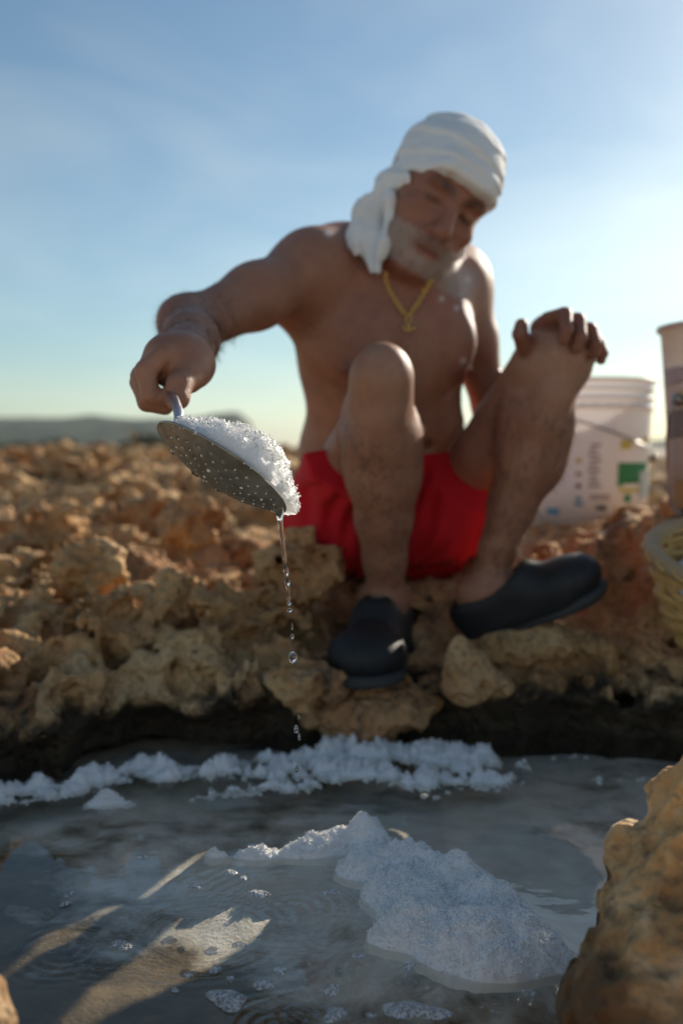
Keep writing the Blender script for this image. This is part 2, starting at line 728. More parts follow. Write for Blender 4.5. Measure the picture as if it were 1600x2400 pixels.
def height_sheet(name, xs, ys, fn, mat):
    Xg, Yg = np.meshgrid(xs, ys, indexing='ij')
    Zg = fn(Xg, Yg)
    nx, ny = Xg.shape
    idx = np.arange(nx * ny).reshape(nx, ny)
    q = np.stack([idx[:-1, :-1], idx[1:, :-1], idx[1:, 1:], idx[:-1, 1:]], -1).reshape(-1, 4)
    me = mesh_from(np.stack([Xg.ravel(), Yg.ravel(), Zg.ravel()], 1), q, name)
    return link(me, name, mat=mat)


def sym_axis(fine, step, far, n=60):
    a = np.arange(-fine, fine + step / 2, step)
    g = fine + (far - fine) * (np.linspace(0, 1, n)[1:] ** 3)
    return np.concatenate([-g[::-1], a, g])


bank = build_bank()


def ground_fn(x, y):
    h = land_h(x, y)
    r = np.hypot(x, y)
    rel = fbm(x * 2.1, y * 2.1, 0 * x + 3.3, 4) * 0.05 + fbm(x * 0.35, y * 0.35, 0 * x + 1.3, 3) * 0.09 * sstep(4, 14, r)
    h = h + rel * sstep(-0.0, 0.3, pool_t(x, y))
    inb = sstep(0.03, -0.03, np.maximum(np.abs(x / np.maximum(y, 0.1)) - 0.64, np.maximum(1.1 - y, (y - 8.8) / 9)))
    h = h - 0.16 * inb * np.maximum(y / 1.5, 1) ** 0.4 - 0.25 * sstep(0.12, -0.02, pool_t(x, y))
    drop = sstep(55, 75, y + 4 * np.sin(x * 0.05)) + sstep(60, 90, -y) + sstep(250, 300, np.abs(x))
    return h - 7.0 * np.clip(drop, 0, 1)


gy = np.concatenate([-(2 + 100 * np.linspace(0, 1, 30)[::-1] ** 3), np.arange(-1.9, 3, 0.045), 3 + 85 * np.linspace(0, 1, 150)[1:] ** 2.2])
ground = height_sheet('ground', sym_axis(3, 0.045, 320, 90), gy, ground_fn, BOUNCE_ROCK)
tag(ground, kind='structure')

# pool floor: brown silt with pale drifts of settled salt
m = Mat('pool_silt')
nA = m.noise(7.5, 5, 0.6, dist=0.12, stretch=(0.85, 1.25, 1))
nB = m.noise(26, 5, 0.6, dist=0.1, stretch=(0.9, 1.2, 1))
sx_, sy_, sz_ = m.sep()
q1 = m.math('POWER', m.math('DIVIDE', m.math('SUBTRACT', sx_, 0.08), 0.27), 2.0)
q2 = m.math('POWER', m.math('DIVIDE', m.math('SUBTRACT', sy_, 1.0), 0.15), 2.0)
near = m.math('POWER', 2.718, m.math('MULTIPLY', m.math('ADD', q1, q2), -1.0))          # slurry settled round the raked mound
deep = m.ramp(m.math('ADD', sy_, m.math('MULTIPLY', sx_, 0.9)), [(0.66, 0.20), (0.84, 0.0)])    # clear hollow at the near left
far_ = m.ramp(m.math('SUBTRACT', sy_, 0.6), [(0.50, 0.0), (0.66, 0.14)])   # slush under the far bank
near = m.math('ADD', far_, m.math('SUBTRACT', m.math('SUBTRACT', m.math('MULTIPLY', near, 0.34), 0.05), deep))
drift = m.ramp(m.math('ADD', near, m.math('ADD', m.math('MULTIPLY', nA, 0.75), m.math('MULTIPLY', nB, 0.25))), [(0.38, 0.0), (0.56, 1.0)])
base = m.ramp(nB, [(0.3, (0.06, 0.045, 0.022)), (0.6, (0.17, 0.125, 0.065))])
m.color(m.mix(drift, base, m.ramp(nB, [(0.3, (0.58, 0.55, 0.50)), (0.7, (0.80, 0.78, 0.74))])))
m.set(Roughness=0.9)
m.bump(m.noise(220, 4), 0.4, 0.003)
SILT = m.m

# brine: rippled sheet, reflecting by its Fresnel term and letting the bed show through
RINGS = [(480, 2190, 0.075, 1.0), (690, 2130, 0.085, 1.3), (880, 2275, 0.032, 0.8), (960, 2300, 0.030, 0.7), (395, 2125, 0.022, 0.6),
         (160, 2230, 0.05, 0.5), (710, 2375, 0.028, 1.0), (650, 2405, 0.045, 0.9), (250, 2240, 0.04, 0.6), (1170, 2330, 0.03, 0.5),
         (300, 2170, 0.035, 0.3), (800, 2180, 0.045, 0.8), (470, 2130, 0.03, 0.7)]


def water_z(x, y):
    z = fbm(x * 14, y * 22, 0 * x + 2, 2) * 0.00022
    act = np.exp(-(((x + 0.03) / 0.17) ** 2 + ((y - 0.88) / 0.10) ** 2))
    z = z + act * (fbm(x * 75, y * 95, 0 * x + 8, 3, 0.6) * 0.00042)
    for px, py, rad, a in RINGS:
        c = W(px, py)
        d = np.hypot(x - c[0], y - c[1])
        lam = 0.0088 + rad * 0.04
        z = z + a * 0.00048 * np.sin(2 * math.pi * d / lam) * np.exp(-((d - rad * 0.62) / (rad * 0.42)) ** 2)
    return z


BRINE = film('brine', (0.95, 0.93, 0.87), 1.43)
wx = np.concatenate([np.linspace(-1.03, -0.46, 20, endpoint=False), np.arange(-0.46, 0.46, 0.0021), np.linspace(0.46, 1.05, 20)])
wy = np.concatenate([np.linspace(0.24, 0.62, 14, endpoint=False), np.arange(0.62, 1.12, 0.0021), np.linspace(1.12, 1.6, 60)])
water = height_sheet('water', wx, wy, water_z, BRINE)
tag(water, kind='structure')

# sea and far hills
m = Mat('sea_water')
m.color((0.02, 0.05, 0.07)).set(Roughness=0.12)
m.bump(m.noise(0.4, 4), 0.3, 0.3)
sea = height_sheet('sea', np.linspace(-14000, 14000, 30), np.linspace(-3000, 14000, 30), lambda x, y: 0 * x - 6.0, m.m)
tag(sea, kind='structure')

m = Mat('hill_scrub')
m.color(m.ramp(m.noise(0.012, 8, 0.7), [(0.35, (0.028, 0.045, 0.02)), (0.55, (0.06, 0.075, 0.035)), (0.72, (0.17, 0.13, 0.085))]))
m.set(Roughness=0.95)


def hill_fn(x, y):
    # ridge line heights read off the skyline, x is metres at y = 3800
    X0 = [-6000, -3000, -1600, -1303, -1050, -814, -650, -550, -440, -390, -340, -310, 300, 380, 430, 470, 520, 620, 900, 2500, 4000]
    Zr = [60, 170, 165, 156, 150, 138, 132, 138, 152, 158, 120, -20, -20, 20, 92, 120, 100, 60, 40, 60, -20]
    r = np.interp(x * 3800 / y, X0, Zr)
    prof = np.clip(1 - ((y - 4300) / 1100) ** 2, 0, 1)
    n = fbm(x * 0.004, y * 0.004, 0 * x, 5)
    return -25 + (r + 25) * prof + n * 16 * prof


hills = height_sheet('hills', np.linspace(-6000, 4000, 500), np.linspace(3200, 5400, 46), hill_fn, m.m)
tag(hills, kind='structure')
# ------------------------------------------------------------------ the person
def rotm(yaw, pitch, roll):
    """columns: local x (towards picture right), y (face direction), z (up)"""
    # at zero the face looks at the camera (-Y world); local x = world x
    B = np.array([[1, 0, 0], [0, -1, 0], [0, 0, 1.0]])        # local->world, mirrored handedness is fine for symmetric heads
    def rx(a): return np.array([[1, 0, 0], [0, math.cos(a), -math.sin(a)], [0, math.sin(a), math.cos(a)]])
    def ry(a): return np.array([[math.cos(a), 0, math.sin(a)], [0, 1, 0], [-math.sin(a), 0, math.cos(a)]])
    def rz(a): return np.array([[math.cos(a), -math.sin(a), 0], [math.sin(a), math.cos(a), 0], [0, 0, 1]])
    return ry(roll) @ rz(yaw) @ rx(pitch) @ B


HEAD_R = rotm(R(22), R(13), R(27))
EYE = P(1058, 487, 1.485)                       # between the eyes
HEAD_O = EYE - HEAD_R @ np.array([0, 0.085, 0.0])


def HL(x, y, z):
    z = z * 0.89 if z < 0 else z
    return HEAD_O + HEAD_R @ np.array([x, y, z])


pelvis = P(895, 1190, 1.80)
hipR, hipL = P(800, 1222, 1.77), P(1005, 1235, 1.78)
kneeR, ankR = P(893, 893, 1.41), P(903, 1405, 1.565)
kneeL, ankL = P(1310, 848, 1.47), P(1132, 1388, 1.55)
shR, shL = P(726, 634, 1.575), P(1052, 672, 1.69)
elR, wrR = P(452, 765, 1.375), P(438, 842, 1.155)
elL = P(1152, 958, 1.72)
wrL = P(1288, 842, 1.60)
neck0 = P(945, 648, 1.62)

ax = grid_axis((-0.30, -0.14, 0.003), (-0.14, 0.44, 0.0042)), \
     grid_axis((1.00, 1.18, 0.003), (1.18, 1.98, 0.0044)), \
     grid_axis((0.06, 0.44, 0.0046), (0.44, 0.60, 0.0032), (0.60, 0.98, 0.0042))
B = Field(ax)
TRUNK = B


def merge(dst, src, k):
    f, d = dst.F, src.F
    h = np.maximum(k - np.abs(f - d), 0) / k
    dst.F = (np.minimum(f, d) - h * h * k / 4).astype(np.float32)


# trunk
belly = P(880, 1060, 1.73)
chest = P(893, 800, 1.665)
Mt = np.array([[0.93, 0.36, 0], [-0.36, 0.93, 0], [0, 0, 1.0]])   # trunk yawed, his right side forward
B.ell(pelvis + np.array([0, 0, 0.0]), (0.145, 0.115, 0.10), k=0.05)
B.ell(belly, (0.138, 0.105, 0.125), Mt, k=0.06)
B.ell(chest + np.array([0.0, 0.0, -0.02]), (0.145, 0.108, 0.15), Mt, k=0.06)
B.ell(P(905, 705, 1.66), (0.135, 0.095, 0.09), Mt, k=0.06)
B.cone(P(770, 645, 1.63), P(1040, 680, 1.70), 0.062, 0.062, k=0.05)
# pectorals, breast fold, rib edge
B.ell(P(820, 800, 1.572), (0.072, 0.035, 0.055), Mt, k=0.045)
B.ell(P(1010, 805, 1.60), (0.068, 0.035, 0.052), Mt, k=0.045)
B.ell(P(815, 862, 1.545), (0.009, 0.008, 0.009), k=0.01)
B.ell(P(1070, 862, 1.575), (0.009, 0.008, 0.009), k=0.01)
B.ell(P(965, 985, 1.665), (0.085, 0.045, 0.05), Mt, k=0.04)      # belly roll
B.cone(P(1090, 905, 1.60), P(950, 930, 1.60), 0.004, 0.004, k=0.02, op='sub')
B.cone(P(938, 720, 1.575), P(925, 880, 1.575), 0.004, 0.004, k=0.022, op='sub')            # breastbone
B.cone(P(705, 905, 1.60), P(800, 930, 1.545), 0.004, 0.003, k=0.016, op='sub')              # rib edge
B.cone(P(700, 960, 1.62), P(790, 975, 1.56), 0.004, 0.003, k=0.016, op='sub')
B.cone(P(1085, 960, 1.64), P(1000, 975, 1.612), 0.004, 0.004, k=0.016, op='sub')
B.ell(P(1000, 1040, 1.625), (0.006, 0.012, 0.007), k=0.012, op='sub')                       # navel
# traps, neck
B.cone(neck0, HL(0, -0.035, -0.05), 0.060, 0.058, k=0.04)
B.cone(P(800, 600, 1.64), neck0, 0.048, 0.05, k=0.05)
B.cone(P(1060, 655, 1.69), neck0, 0.045, 0.05, k=0.05)
B.cone(P(955, 690, 1.572), P(850, 650, 1.56), 0.007, 0.006, k=0.025)   # collar bones
B.cone(P(985, 692, 1.58), P(1060, 675, 1.625), 0.007, 0.006, k=0.025)
# right arm (picture left), reaching to the camera
B.ell(shR, (0.055, 0.058, 0.057), k=0.05)
mid = shR * 0.5 + elR * 0.5
B.cone(shR, mid, 0.050, 0.043, k=0.04)
B.cone(mid, elR, 0.044, 0.036, k=0.03)
B.cone(P(690, 700, 1.60), P(760, 740, 1.62), 0.04, 0.05, k=0.06)   # lat fold behind the armpit
B.cone(elR, elR * 0.55 + wrR * 0.45, 0.036, 0.034, k=0.02)
B.cone(elR * 0.55 + wrR * 0.45, wrR, 0.034, 0.023, k=0.02, flat=(0.3, 0, 1), fs=0.9)
B.ell(P(425, 752, 1.39), (0.03, 0.035, 0.03), k=0.03)
# left arm (picture right), behind the thigh
B.ell(shL, (0.052, 0.055, 0.055), k=0.05)
ml = P(1102, 792, 1.70)
B.cone(shL, ml, 0.050, 0.040, k=0.04)
B = Field(ax)
B.cone(shL, ml, 0.049, 0.040, k=0.03)
B.cone(ml, elL, 0.040, 0.030, k=0.03)
B.cone(elL, elL * 0.5 + wrL * 0.5, 0.030, 0.031, k=0.02)
B.cone(elL * 0.5 + wrL * 0.5, wrL, 0.031, 0.026, k=0.02)
merge(TRUNK, B, 0.010)
# legs
for hip, knee, ank, out in ((hipR, kneeR, ankR, -1), (hipL, kneeL, ankL, 1)):
    B = Field(ax)
    tm = hip * 0.5 + knee * 0.5
    B.cone(hip, tm, 0.070, 0.052 if out < 0 else 0.046, k=0.04)
    B.cone(tm, knee, 0.052 if out < 0 else 0.046, 0.038, k=0.03)
    sh = ank - knee
    sn = sh / np.linalg.norm(sh)
    back = np.array([0, 1.0, 0]) - sn * sn[1]
    back /= np.linalg.norm(back)
    side = np.cross(sn, back)
    if out > 0:
        B.cone(P(1272, 872, 1.505), P(1186, 985, 1.60), 0.052, 0.048, k=0.03)
        B.ell(knee + np.array([-0.006, 0.0, 0.004]), (0.050, 0.044, 0.048), k=0.03)
    kn = B
    B = Field(ax)
    st = [(0.0, 0.038), (0.10, 0.042), (0.24, 0.051), (0.42, 0.051), (0.60, 0.043), (0.80, 0.033), (1.0, 0.0285)]
    gs = 1.0 if out < 0 else 0.86
    for (t0, r0), (t1, r1) in zip([(a, b * gs) for a, b in st[:-1]], [(a, b * gs) for a, b in st[1:]]):
        B.cone(knee + sh * t0, knee + sh * t1, r0, r1, k=0.012)
    B.ell(knee + sh * 0.30 + back * 0.020 + side * 0.012, (0.044, 0.040, 0.085), k=0.03)          # calf, two heads
    B.ell(knee + sh * 0.27 + back * 0.020 - side * 0.014, (0.042, 0.040, 0.080), k=0.03)
    B.cone(knee + sh * 0.12 - back * 0.034, knee + sh * 0.75 - back * 0.022, 0.011, 0.008, k=0.03)  # shin ridge
    B.ell(knee + sh * 0.115 - back * 0.036, (0.014, 0.012, 0.016), k=0.02)                       # tibial knob
    B.ell(ank + np.array([0.026, 0, 0.004]), (0.012, 0.013, 0.013), k=0.015)
    B.ell(ank + np.array([-0.026, 0, 0.004]), (0.012, 0.013, 0.013), k=0.015)
    # knee cap over the bent joint
    B.ell(knee + np.array([0, -0.008, 0.006]), (0.036, 0.034, 0.042), k=0.03)
    B.ell(knee + np.array([0, -0.028, 0.016]), (0.022, 0.016, 0.022), k=0.035)
    B.cone(knee + np.array([0, -0.028, 0.0]), knee + sh * 0.22 - back * 0.032, 0.016, 0.014, k=0.03)
    if out < 0:
        toeR = P(862, 1568, 1.44)
        B.cone(ank, toeR, 0.031, 0.022, k=0.02)
        B.cone(ank, ank + np.array([0.0, 0.045, -0.050]), 0.030, 0.030, k=0.02)
    else:
        B.cone(ank, P(1330, 1385, 1.49), 0.028, 0.022, k=0.03)
        B.cone(ank, P(1112, 1432, 1.565), 0.028, 0.029, k=0.02)
    merge(B, kn, 0.016 if out < 0 else 0.005)
    merge(TRUNK, B, 0.008)
# right hand: fist round the handle, seen from the thumb side
def chain(pts, radii, k=0.0035):
    for (a, b), (r1, r2) in zip(zip(pts[:-1], pts[1:]), zip(radii[:-1], radii[1:])):
        B.cone(a, b, r1, r2, k=k)

B = Field(ax)
B.cone(elR * 0.3 + wrR * 0.7, wrR, 0.028, 0.023, k=0.02)
B.cone(wrR, P(420, 842, 1.105), 0.023, 0.026, k=0.02)
B.ell(P(412, 848, 1.098), (0.030, 0.034, 0.028), k=0.02)
B.cone(P(440, 850, 1.11), P(385, 838, 1.085), 0.026, 0.021, k=0.015)
B.cone(P(455, 858, 1.105), P(440, 885, 1.075), 0.021, 0.017, k=0.014)       # thenar
# index .. little: knuckle, middle joint, end joint, tip
chain([P(385, 832, 1.066), P(342, 868, 1.056), P(352, 925, 1.054), P(390, 935, 1.058)], (0.0125, 0.0112, 0.0102, 0.009))
chain([P(368, 836, 1.092), P(331, 882, 1.083), P(346, 938, 1.076), P(388, 948, 1.075)], (0.0125, 0.0112, 0.0102, 0.009))
chain([P(362, 846, 1.115), P(328, 896, 1.106), P(344, 944, 1.097), P(388, 955, 1.092)], (0.012, 0.0108, 0.0098, 0.0088))
chain([P(366, 862, 1.135), P(338, 904, 1.127), P(350, 944, 1.116), P(388, 952, 1.108)], (0.0112, 0.010, 0.009, 0.008))
chain([P(452, 872, 1.082), P(420, 903, 1.052), P(418, 934, 1.043), P(410, 944, 1.042)], (0.0155, 0.0125, 0.0105, 0.0085), k=0.008)  # thumb
merge(TRUNK, B, 0.012)
# left hand spread over the knee
B = Field(ax)
B.cone(wrL, P(1288, 778, 1.51), 0.027, 0.026, k=0.02)
B.ell(P(1300, 768, 1.485), (0.036, 0.034, 0.020), k=0.02)
chain([P(1283, 750, 1.455), P(1322, 737, 1.410), P(1327, 772, 1.390), P(1320, 797, 1.394)], (0.0125, 0.0112, 0.0100, 0.0086), k=0.002)
chain([P(1312, 753, 1.462), P(1354, 751, 1.420), P(1359, 790, 1.400), P(1351, 816, 1.404)], (0.0125, 0.0112, 0.0100, 0.0086), k=0.002)
chain([P(1334, 765, 1.472), P(1383, 773, 1.436), P(1395, 806, 1.422), P(1393, 830, 1.426)], (0.012, 0.0107, 0.0096, 0.0083), k=0.002)
chain([P(1346, 783, 1.485), P(1400, 800, 1.462), P(1411, 827, 1.452), P(1407, 845, 1.455)], (0.011, 0.0096, 0.0086, 0.0075), k=0.002)
chain([P(1264, 800, 1.49), P(1228, 808, 1.446), P(1218, 783, 1.428), P(1221, 761, 1.428)], (0.0155, 0.0128, 0.0114, 0.0098))
HAND_F = B.F.copy()
merge(TRUNK, B, 0.003)
B = TRUNK
# head and face
def he(c, r, k=0.02, op='add'): B.ell(HL(*c), r, HEAD_R, k, op)
def hc(a, b, r1, r2, k=0.02, op='add'): B.cone(HL(*a), HL(*b), r1, r2, k, op)

he((0, -0.014, 0.03), (0.077, 0.098, 0.085), k=0.02)
he((0, 0.028, -0.035), (0.060, 0.060, 0.078), k=0.03)
he((0, 0.036, -0.085), (0.047, 0.046, 0.040), k=0.03)
he((0, 0.066, -0.107), (0.022, 0.018, 0.017), k=0.03)
for s in (-1, 1):
    he((s * 0.047, 0.056, -0.028), (0.017, 0.018, 0.013), k=0.02)
    hc((s * 0.006, 0.083, 0.020), (s * 0.046, 0.070, 0.022), 0.0105, 0.0095, k=0.014)
    he((s * 0.031, 0.094, -0.004), (0.020, 0.024, 0.015), k=0.012, op='sub')
    he((s * 0.031, 0.0640, -0.004), (0.0135, 0.0135, 0.0125), k=0.003)
    hc((s * 0.018, 0.0805, 0.003), (s * 0.045, 0.073, 0.002), 0.0034, 0.0030, k=0.006)      # upper lid
    hc((s * 0.019, 0.078, -0.011), (s * 0.043, 0.072, -0.010), 0.0028, 0.0026, k=0.008)
    hc((s * 0.013, 0.090, -0.045), (s * 0.015, 0.086, -0.047), 0.008, 0.0075, k=0.008)      # nostril wings
    hc((s * 0.020, 0.083, -0.048), (s * 0.035, 0.070, -0.080), 0.0042, 0.0036, k=0.010, op='sub')  # cheek fold
    hc((s * 0.040, 0.060, -0.066), (s * 0.041, 0.05, -0.082), 0.011, 0.012, k=0.025)
hc((0, 0.082, 0.010), (0, 0.106, -0.038), 0.0085, 0.0125, k=0.012)
he((0, 0.105, -0.043), (0.013, 0.012, 0.010), k=0.010)
hc((-0.020, 0.076, -0.063), (0.020, 0.076, -0.063), 0.011, 0.011, k=0.014)      # upper lip / moustache
hc((-0.019, 0.081, -0.0735), (0.019, 0.081, -0.0735), 0.0058, 0.0058, k=0.006)
hc((-0.016, 0.080, -0.0855), (0.016, 0.080, -0.0855), 0.0066, 0.0066, k=0.006)
hc((-0.022, 0.091, -0.0792), (0.022, 0.091, -0.0792), 0.0028, 0.0028, k=0.003, op='sub')

V, Q = B.mesh()
# laplacian smoothing of the marching staircase
def smooth_verts(V, Q, it=2, lam=0.5):
    for _ in range(it):
        acc = np.zeros_like(V)
        num = np.zeros(len(V))
        for a, b in ((0, 1), (1, 2), (2, 3), (3, 0)):
            np.add.at(acc, Q[:, a], V[Q[:, b]])
            np.add.at(acc, Q[:, b], V[Q[:, a]])
            np.add.at(num, Q[:, a], 1)
            np.add.at(num, Q[:, b], 1)
        V = V * (1 - lam) + lam * acc / np.maximum(num, 1)[:, None]
    return V

V = smooth_verts(V, Q, 1, 0.4)
L = (V - HEAD_O) @ HEAD_R                      # head-local coordinates for pigment
nz = fbm(V[:, 0] * 60, V[:, 1] * 60, V[:, 2] * 60, 3)
nf = fbm(V[:, 0] * 240, V[:, 1] * 240, V[:, 2] * 240, 2)
skin = np.array([0.355, 0.165, 0.098])
col = np.tile(skin, (len(V), 1)) * (1 + 0.10 * nz)[:, None]
head = sstep(0.16, 0.13, np.linalg.norm(L - np.array([0, 0.02, -0.02]), axis=1))
col = col * (1 - head[:, None]) + head[:, None] * np.array([0.32, 0.135, 0.082]) * (1 + 0.08 * nz)[:, None]
chestw = np.exp(-(((V - P(945, 760, 1.56)) / np.array([0.11, 0.12, 0.10])) ** 2).sum(1))
col = col * (1 - 0.35 * chestw[:, None]) + 0.35 * chestw[:, None] * np.array([0.33, 0.115, 0.078])
palew = sstep(P(900, 905, 1.6)[2], P(900, 960, 1.6)[2], V[:, 2]) * sstep(1.55, 1.62, V[:, 1])      # untanned belly
col = col * (1 + 0.10 * palew[:, None])


def paint(mask, c, s=1.0):
    global col
    mk = np.clip(mask, 0, 1)[:, None] * s
    col = col * (1 - mk) + mk * np.array(c)


lx, ly, lz = L[:, 0], L[:, 1], np.where(L[:, 2] < 0, L[:, 2] / 0.89, L[:, 2])
jaw = sstep(-0.052, -0.072, lz - 0.30 * (0.06 - ly) * (ly < 0.06) + 0.012 * nz) * sstep(0.125, 0.115, np.abs(lz)) * sstep(-0.02, 0.01, ly) * head
lipz = np.exp(-((lx / 0.024) ** 4 + ((lz + 0.0795) / 0.012) ** 4)) * (ly > 0.06)
paint(jaw * (1 - lipz), (0.42, 0.36, 0.31), 0.72)
mous = np.exp(-((lx / 0.030) ** 4 + ((lz + 0.0635 + 0.25 * np.abs(lx) ** 1.0 * 0.5) / 0.0085) ** 4)) * (ly > 0.06)
paint(mous, (0.20, 0.15, 0.12), 0.75)
paint(lipz * np.exp(-((lz + 0.0795) / 0.0062) ** 4), (0.20, 0.06, 0.048), 0.75)
paint(np.exp(-((lx / 0.024) ** 4 + ((lz + 0.0793) / 0.0020) ** 2)) * (ly > 0.06), (0.05, 0.02, 0.017), 0.85)
for s in (-1, 1):
    bx = (lx * s - 0.030) / 0.022
    bz = (lz - 0.0225 + 0.006 * bx ** 2 - 0.002 * bx) / 0.0078
    paint(np.exp(-(bx ** 4 + bz ** 4)) * (ly > 0.04), (0.03, 0.022, 0.018), 0.92)
    ex, ez = (lx * s - 0.031) / 0.0140, (lz + 0.0050) / 0.0056
    paint(np.exp(-(ex ** 4 + ez ** 4)) * (ly > 0.05), (0.02, 0.012, 0.010), 0.95)
    paint(np.exp(-((lx * s - 0.031) / 0.020) ** 4 - ((lz - 0.010) / 0.007) ** 4) * (ly > 0.05), (0.20, 0.085, 0.055), 0.6)
    paint(np.exp(-((lx * s - 0.031) / 0.018) ** 4 - ((lz + 0.017) / 0.006) ** 4) * (ly > 0.05), (0.24, 0.095, 0.065), 0.5)
for q in (P(815, 862, 1.545), P(1070, 862, 1.575)):
    paint(np.exp(-(np.linalg.norm(V - q, axis=1) / 0.017) ** 4), (0.20, 0.065, 0.05), 0.8)
blot = fbm(V[:, 0] * 26 + 9, V[:, 1] * 26, V[:, 2] * 26, 3)
paint(sstep(0.1, 0.9, blot), (0.27, 0.105, 0.065), 0.45)
paint(sstep(0.25, 0.9, -blot), (0.43, 0.22, 0.14), 0.35)
gs_ = np.random.default_rng(9)
for px_, py_, rr_ in ((1035, 700, 0.004), (1070, 722, 0.0045), (1080, 690, 0.003), (1045, 640, 0.005), (1095, 655, 0.004), (770, 545, 0.006), (1085, 845, 0.005), (940, 985, 0.003)):
    a_ = np.array([0, 0, CAM_H]); b_ = P(px_, py_, 1.0) - a_
    w_ = V - a_
    t_ = (w_ @ b_) / (b_ @ b_)
    dd_ = np.linalg.norm(w_ - t_[:, None] * b_, axis=1) + 10 * (t_ < 1.4) + 10 * (t_ > 1.72)
    paint(np.exp(-(dd_ / rr_) ** 2), (0.75, 0.72, 0.68), 0.7)
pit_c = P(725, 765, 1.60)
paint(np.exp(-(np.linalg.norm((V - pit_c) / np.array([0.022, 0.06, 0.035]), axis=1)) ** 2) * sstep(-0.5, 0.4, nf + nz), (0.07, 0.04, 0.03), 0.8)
hi = [np.clip(np.searchsorted(B.ax[i], V[:, i]), 0, len(B.ax[i]) - 1) for i in range(3)]
paint(sstep(0.009, 0.003, HAND_F[hi[0], hi[1], hi[2]]), (0.22, 0.08, 0.052), 0.7)          # darker, redder hand
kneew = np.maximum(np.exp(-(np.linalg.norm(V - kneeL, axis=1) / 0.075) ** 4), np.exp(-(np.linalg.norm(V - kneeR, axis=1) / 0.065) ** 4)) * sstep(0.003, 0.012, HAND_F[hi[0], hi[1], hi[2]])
paint(kneew, (0.47, 0.27, 0.175), 0.6)                                                       # paler knees: their lit tone painted into the skin
# leg and forearm hair darkens the skin in fine strands
legm = np.zeros(len(V))
for k_, a_ in ((kneeR, ankR), (kneeL, ankL)):
    ba = a_ - k_
    t = ((V - k_) @ ba) / (ba @ ba)
    dd = np.linalg.norm(V - (k_ + np.clip(t, 0, 1)[:, None] * ba), axis=1)
    legm = np.maximum(legm, sstep(0.085, 0.07, dd) * sstep(0.1, 0.25, t) * sstep(1.0, 0.85, t))
streak = fbm(V[:, 0] * 300, V[:, 1] * 300, V[:, 2] * 70, 2)
paint(legm * sstep(-0.1, 0.7, streak + 0.6 * nz), (0.12, 0.06, 0.035), 0.5)
ba = wrR - elR
t = ((V - elR) @ ba) / (ba @ ba)
dd = np.linalg.norm(V - (elR + np.clip(t, -0.4, 1)[:, None] * ba), axis=1)
paint(sstep(0.08, 0.05, dd) * sstep(-0.5, -0.1, t) * sstep(1.0, 0.8, t) * sstep(-0.2, 0.7, nf + nz), (0.13, 0.06, 0.036), 0.45)

me = mesh_from(V, Q, 'body')
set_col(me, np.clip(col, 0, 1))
m = Mat('skin')
c = m.attr()
mot = m.noise(90, 5, 0.6)
c = m.mix(m.math('MULTIPLY', m.ramp(mot, [(0.45, 0.0), (0.7, 1.0)]), 0.25), c, (0.30, 0.085, 0.055))
m.color(c)
m.set(Roughness=0.5, Specular_IOR_Level=0.45, Subsurface_Weight=0.10, Subsurface_Scale=0.012)
m.b.inputs['Subsurface Radius'].default_value = (1.0, 0.35, 0.18)
m.bump(m.math('ADD', m.voro(420), m.noise(800, 3)), 0.35, 0.0012)
SKIN = m.m

# body hair: short fine strands rooted in the skin of shins, forearm and chest
hair_w = np.clip(legm * sstep(-0.6, 0.5, nz) + 0.9 * sstep(0.075, 0.05, dd) * sstep(-0.7, -0.2, t) * sstep(1.0, 0.75, t) + 0.30 * chestw, 0, 1)
gh = np.random.default_rng(12)
vn = np.zeros_like(V)
e1, e2 = V[Q[:, 2]] - V[Q[:, 0]], V[Q[:, 3]] - V[Q[:, 1]]
fn_ = np.cross(e1, e2)
for i in range(4):
    np.add.at(vn, Q[:, i], fn_)
vn /= np.linalg.norm(vn, axis=1)[:, None] + 1e-12
NH = 7000
pk = gh.choice(len(V), NH, p=hair_w / hair_w.sum())
root = V[pk] + gh.normal(0, 0.0012, (NH, 3))
dr = vn[pk] * 0.55 + np.array([0.05, -0.1, -0.75]) + gh.normal(0, 0.30, (NH, 3))
dr /= np.linalg.norm(dr, axis=1)[:, None]
ln_ = gh.uniform(0.008, 0.018, (NH, 1))
sd_ = np.cross(dr, gh.normal(size=(NH, 3)))
sd_ /= np.linalg.norm(sd_, axis=1)[:, None]
hv_ = np.stack([root - sd_ * 0.00016, root + sd_ * 0.00016, root + dr * ln_], 1).reshape(-1, 3)
HAIR = simple('dark_hair', (0.035, 0.022, 0.016), 0.5)
hair = link(mesh_from(hv_, np.arange(3 * NH).reshape(NH, 3), 'body_hair', smooth=False), 'body_hair', mat=HAIR)
hair['kind'] = 'stuff'
# short grey beard on jaw, chin and lip
bw = np.clip(jaw * (1 - lipz) + 0.8 * mous, 0, 1) * (V[:, 1] < HEAD_O[1] + 0.02)
NB = 3800
pk = gh.choice(len(V), NB, p=bw / bw.sum())
root = V[pk] + gh.normal(0, 0.0014, (NB, 3))
dr = vn[pk] * 0.8 - HEAD_R[:, 2] * 0.7 + gh.normal(0, 0.30, (NB, 3))
dr /= np.linalg.norm(dr, axis=1)[:, None]
ln_ = gh.uniform(0.004, 0.008, (NB, 1))
sd_ = np.cross(dr, gh.normal(size=(NB, 3)))
sd_ /= np.linalg.norm(sd_, axis=1)[:, None]
bv_ = np.stack([root - sd_ * 0.00018, root + sd_ * 0.00018, root + dr * ln_], 1).reshape(-1, 3)
beard = link(mesh_from(bv_, np.arange(3 * NB).reshape(NB, 3), 'beard', smooth=False), 'beard', mat=simple('grey_hair', (0.42, 0.40, 0.38), 0.6, 0.4, 300))
beard['kind'] = 'stuff'
beard['label'] = 'short grey beard'
feet_z = 0.10
person = empty('person', (float(pelvis[0]), float(pelvis[1]), feet_z))
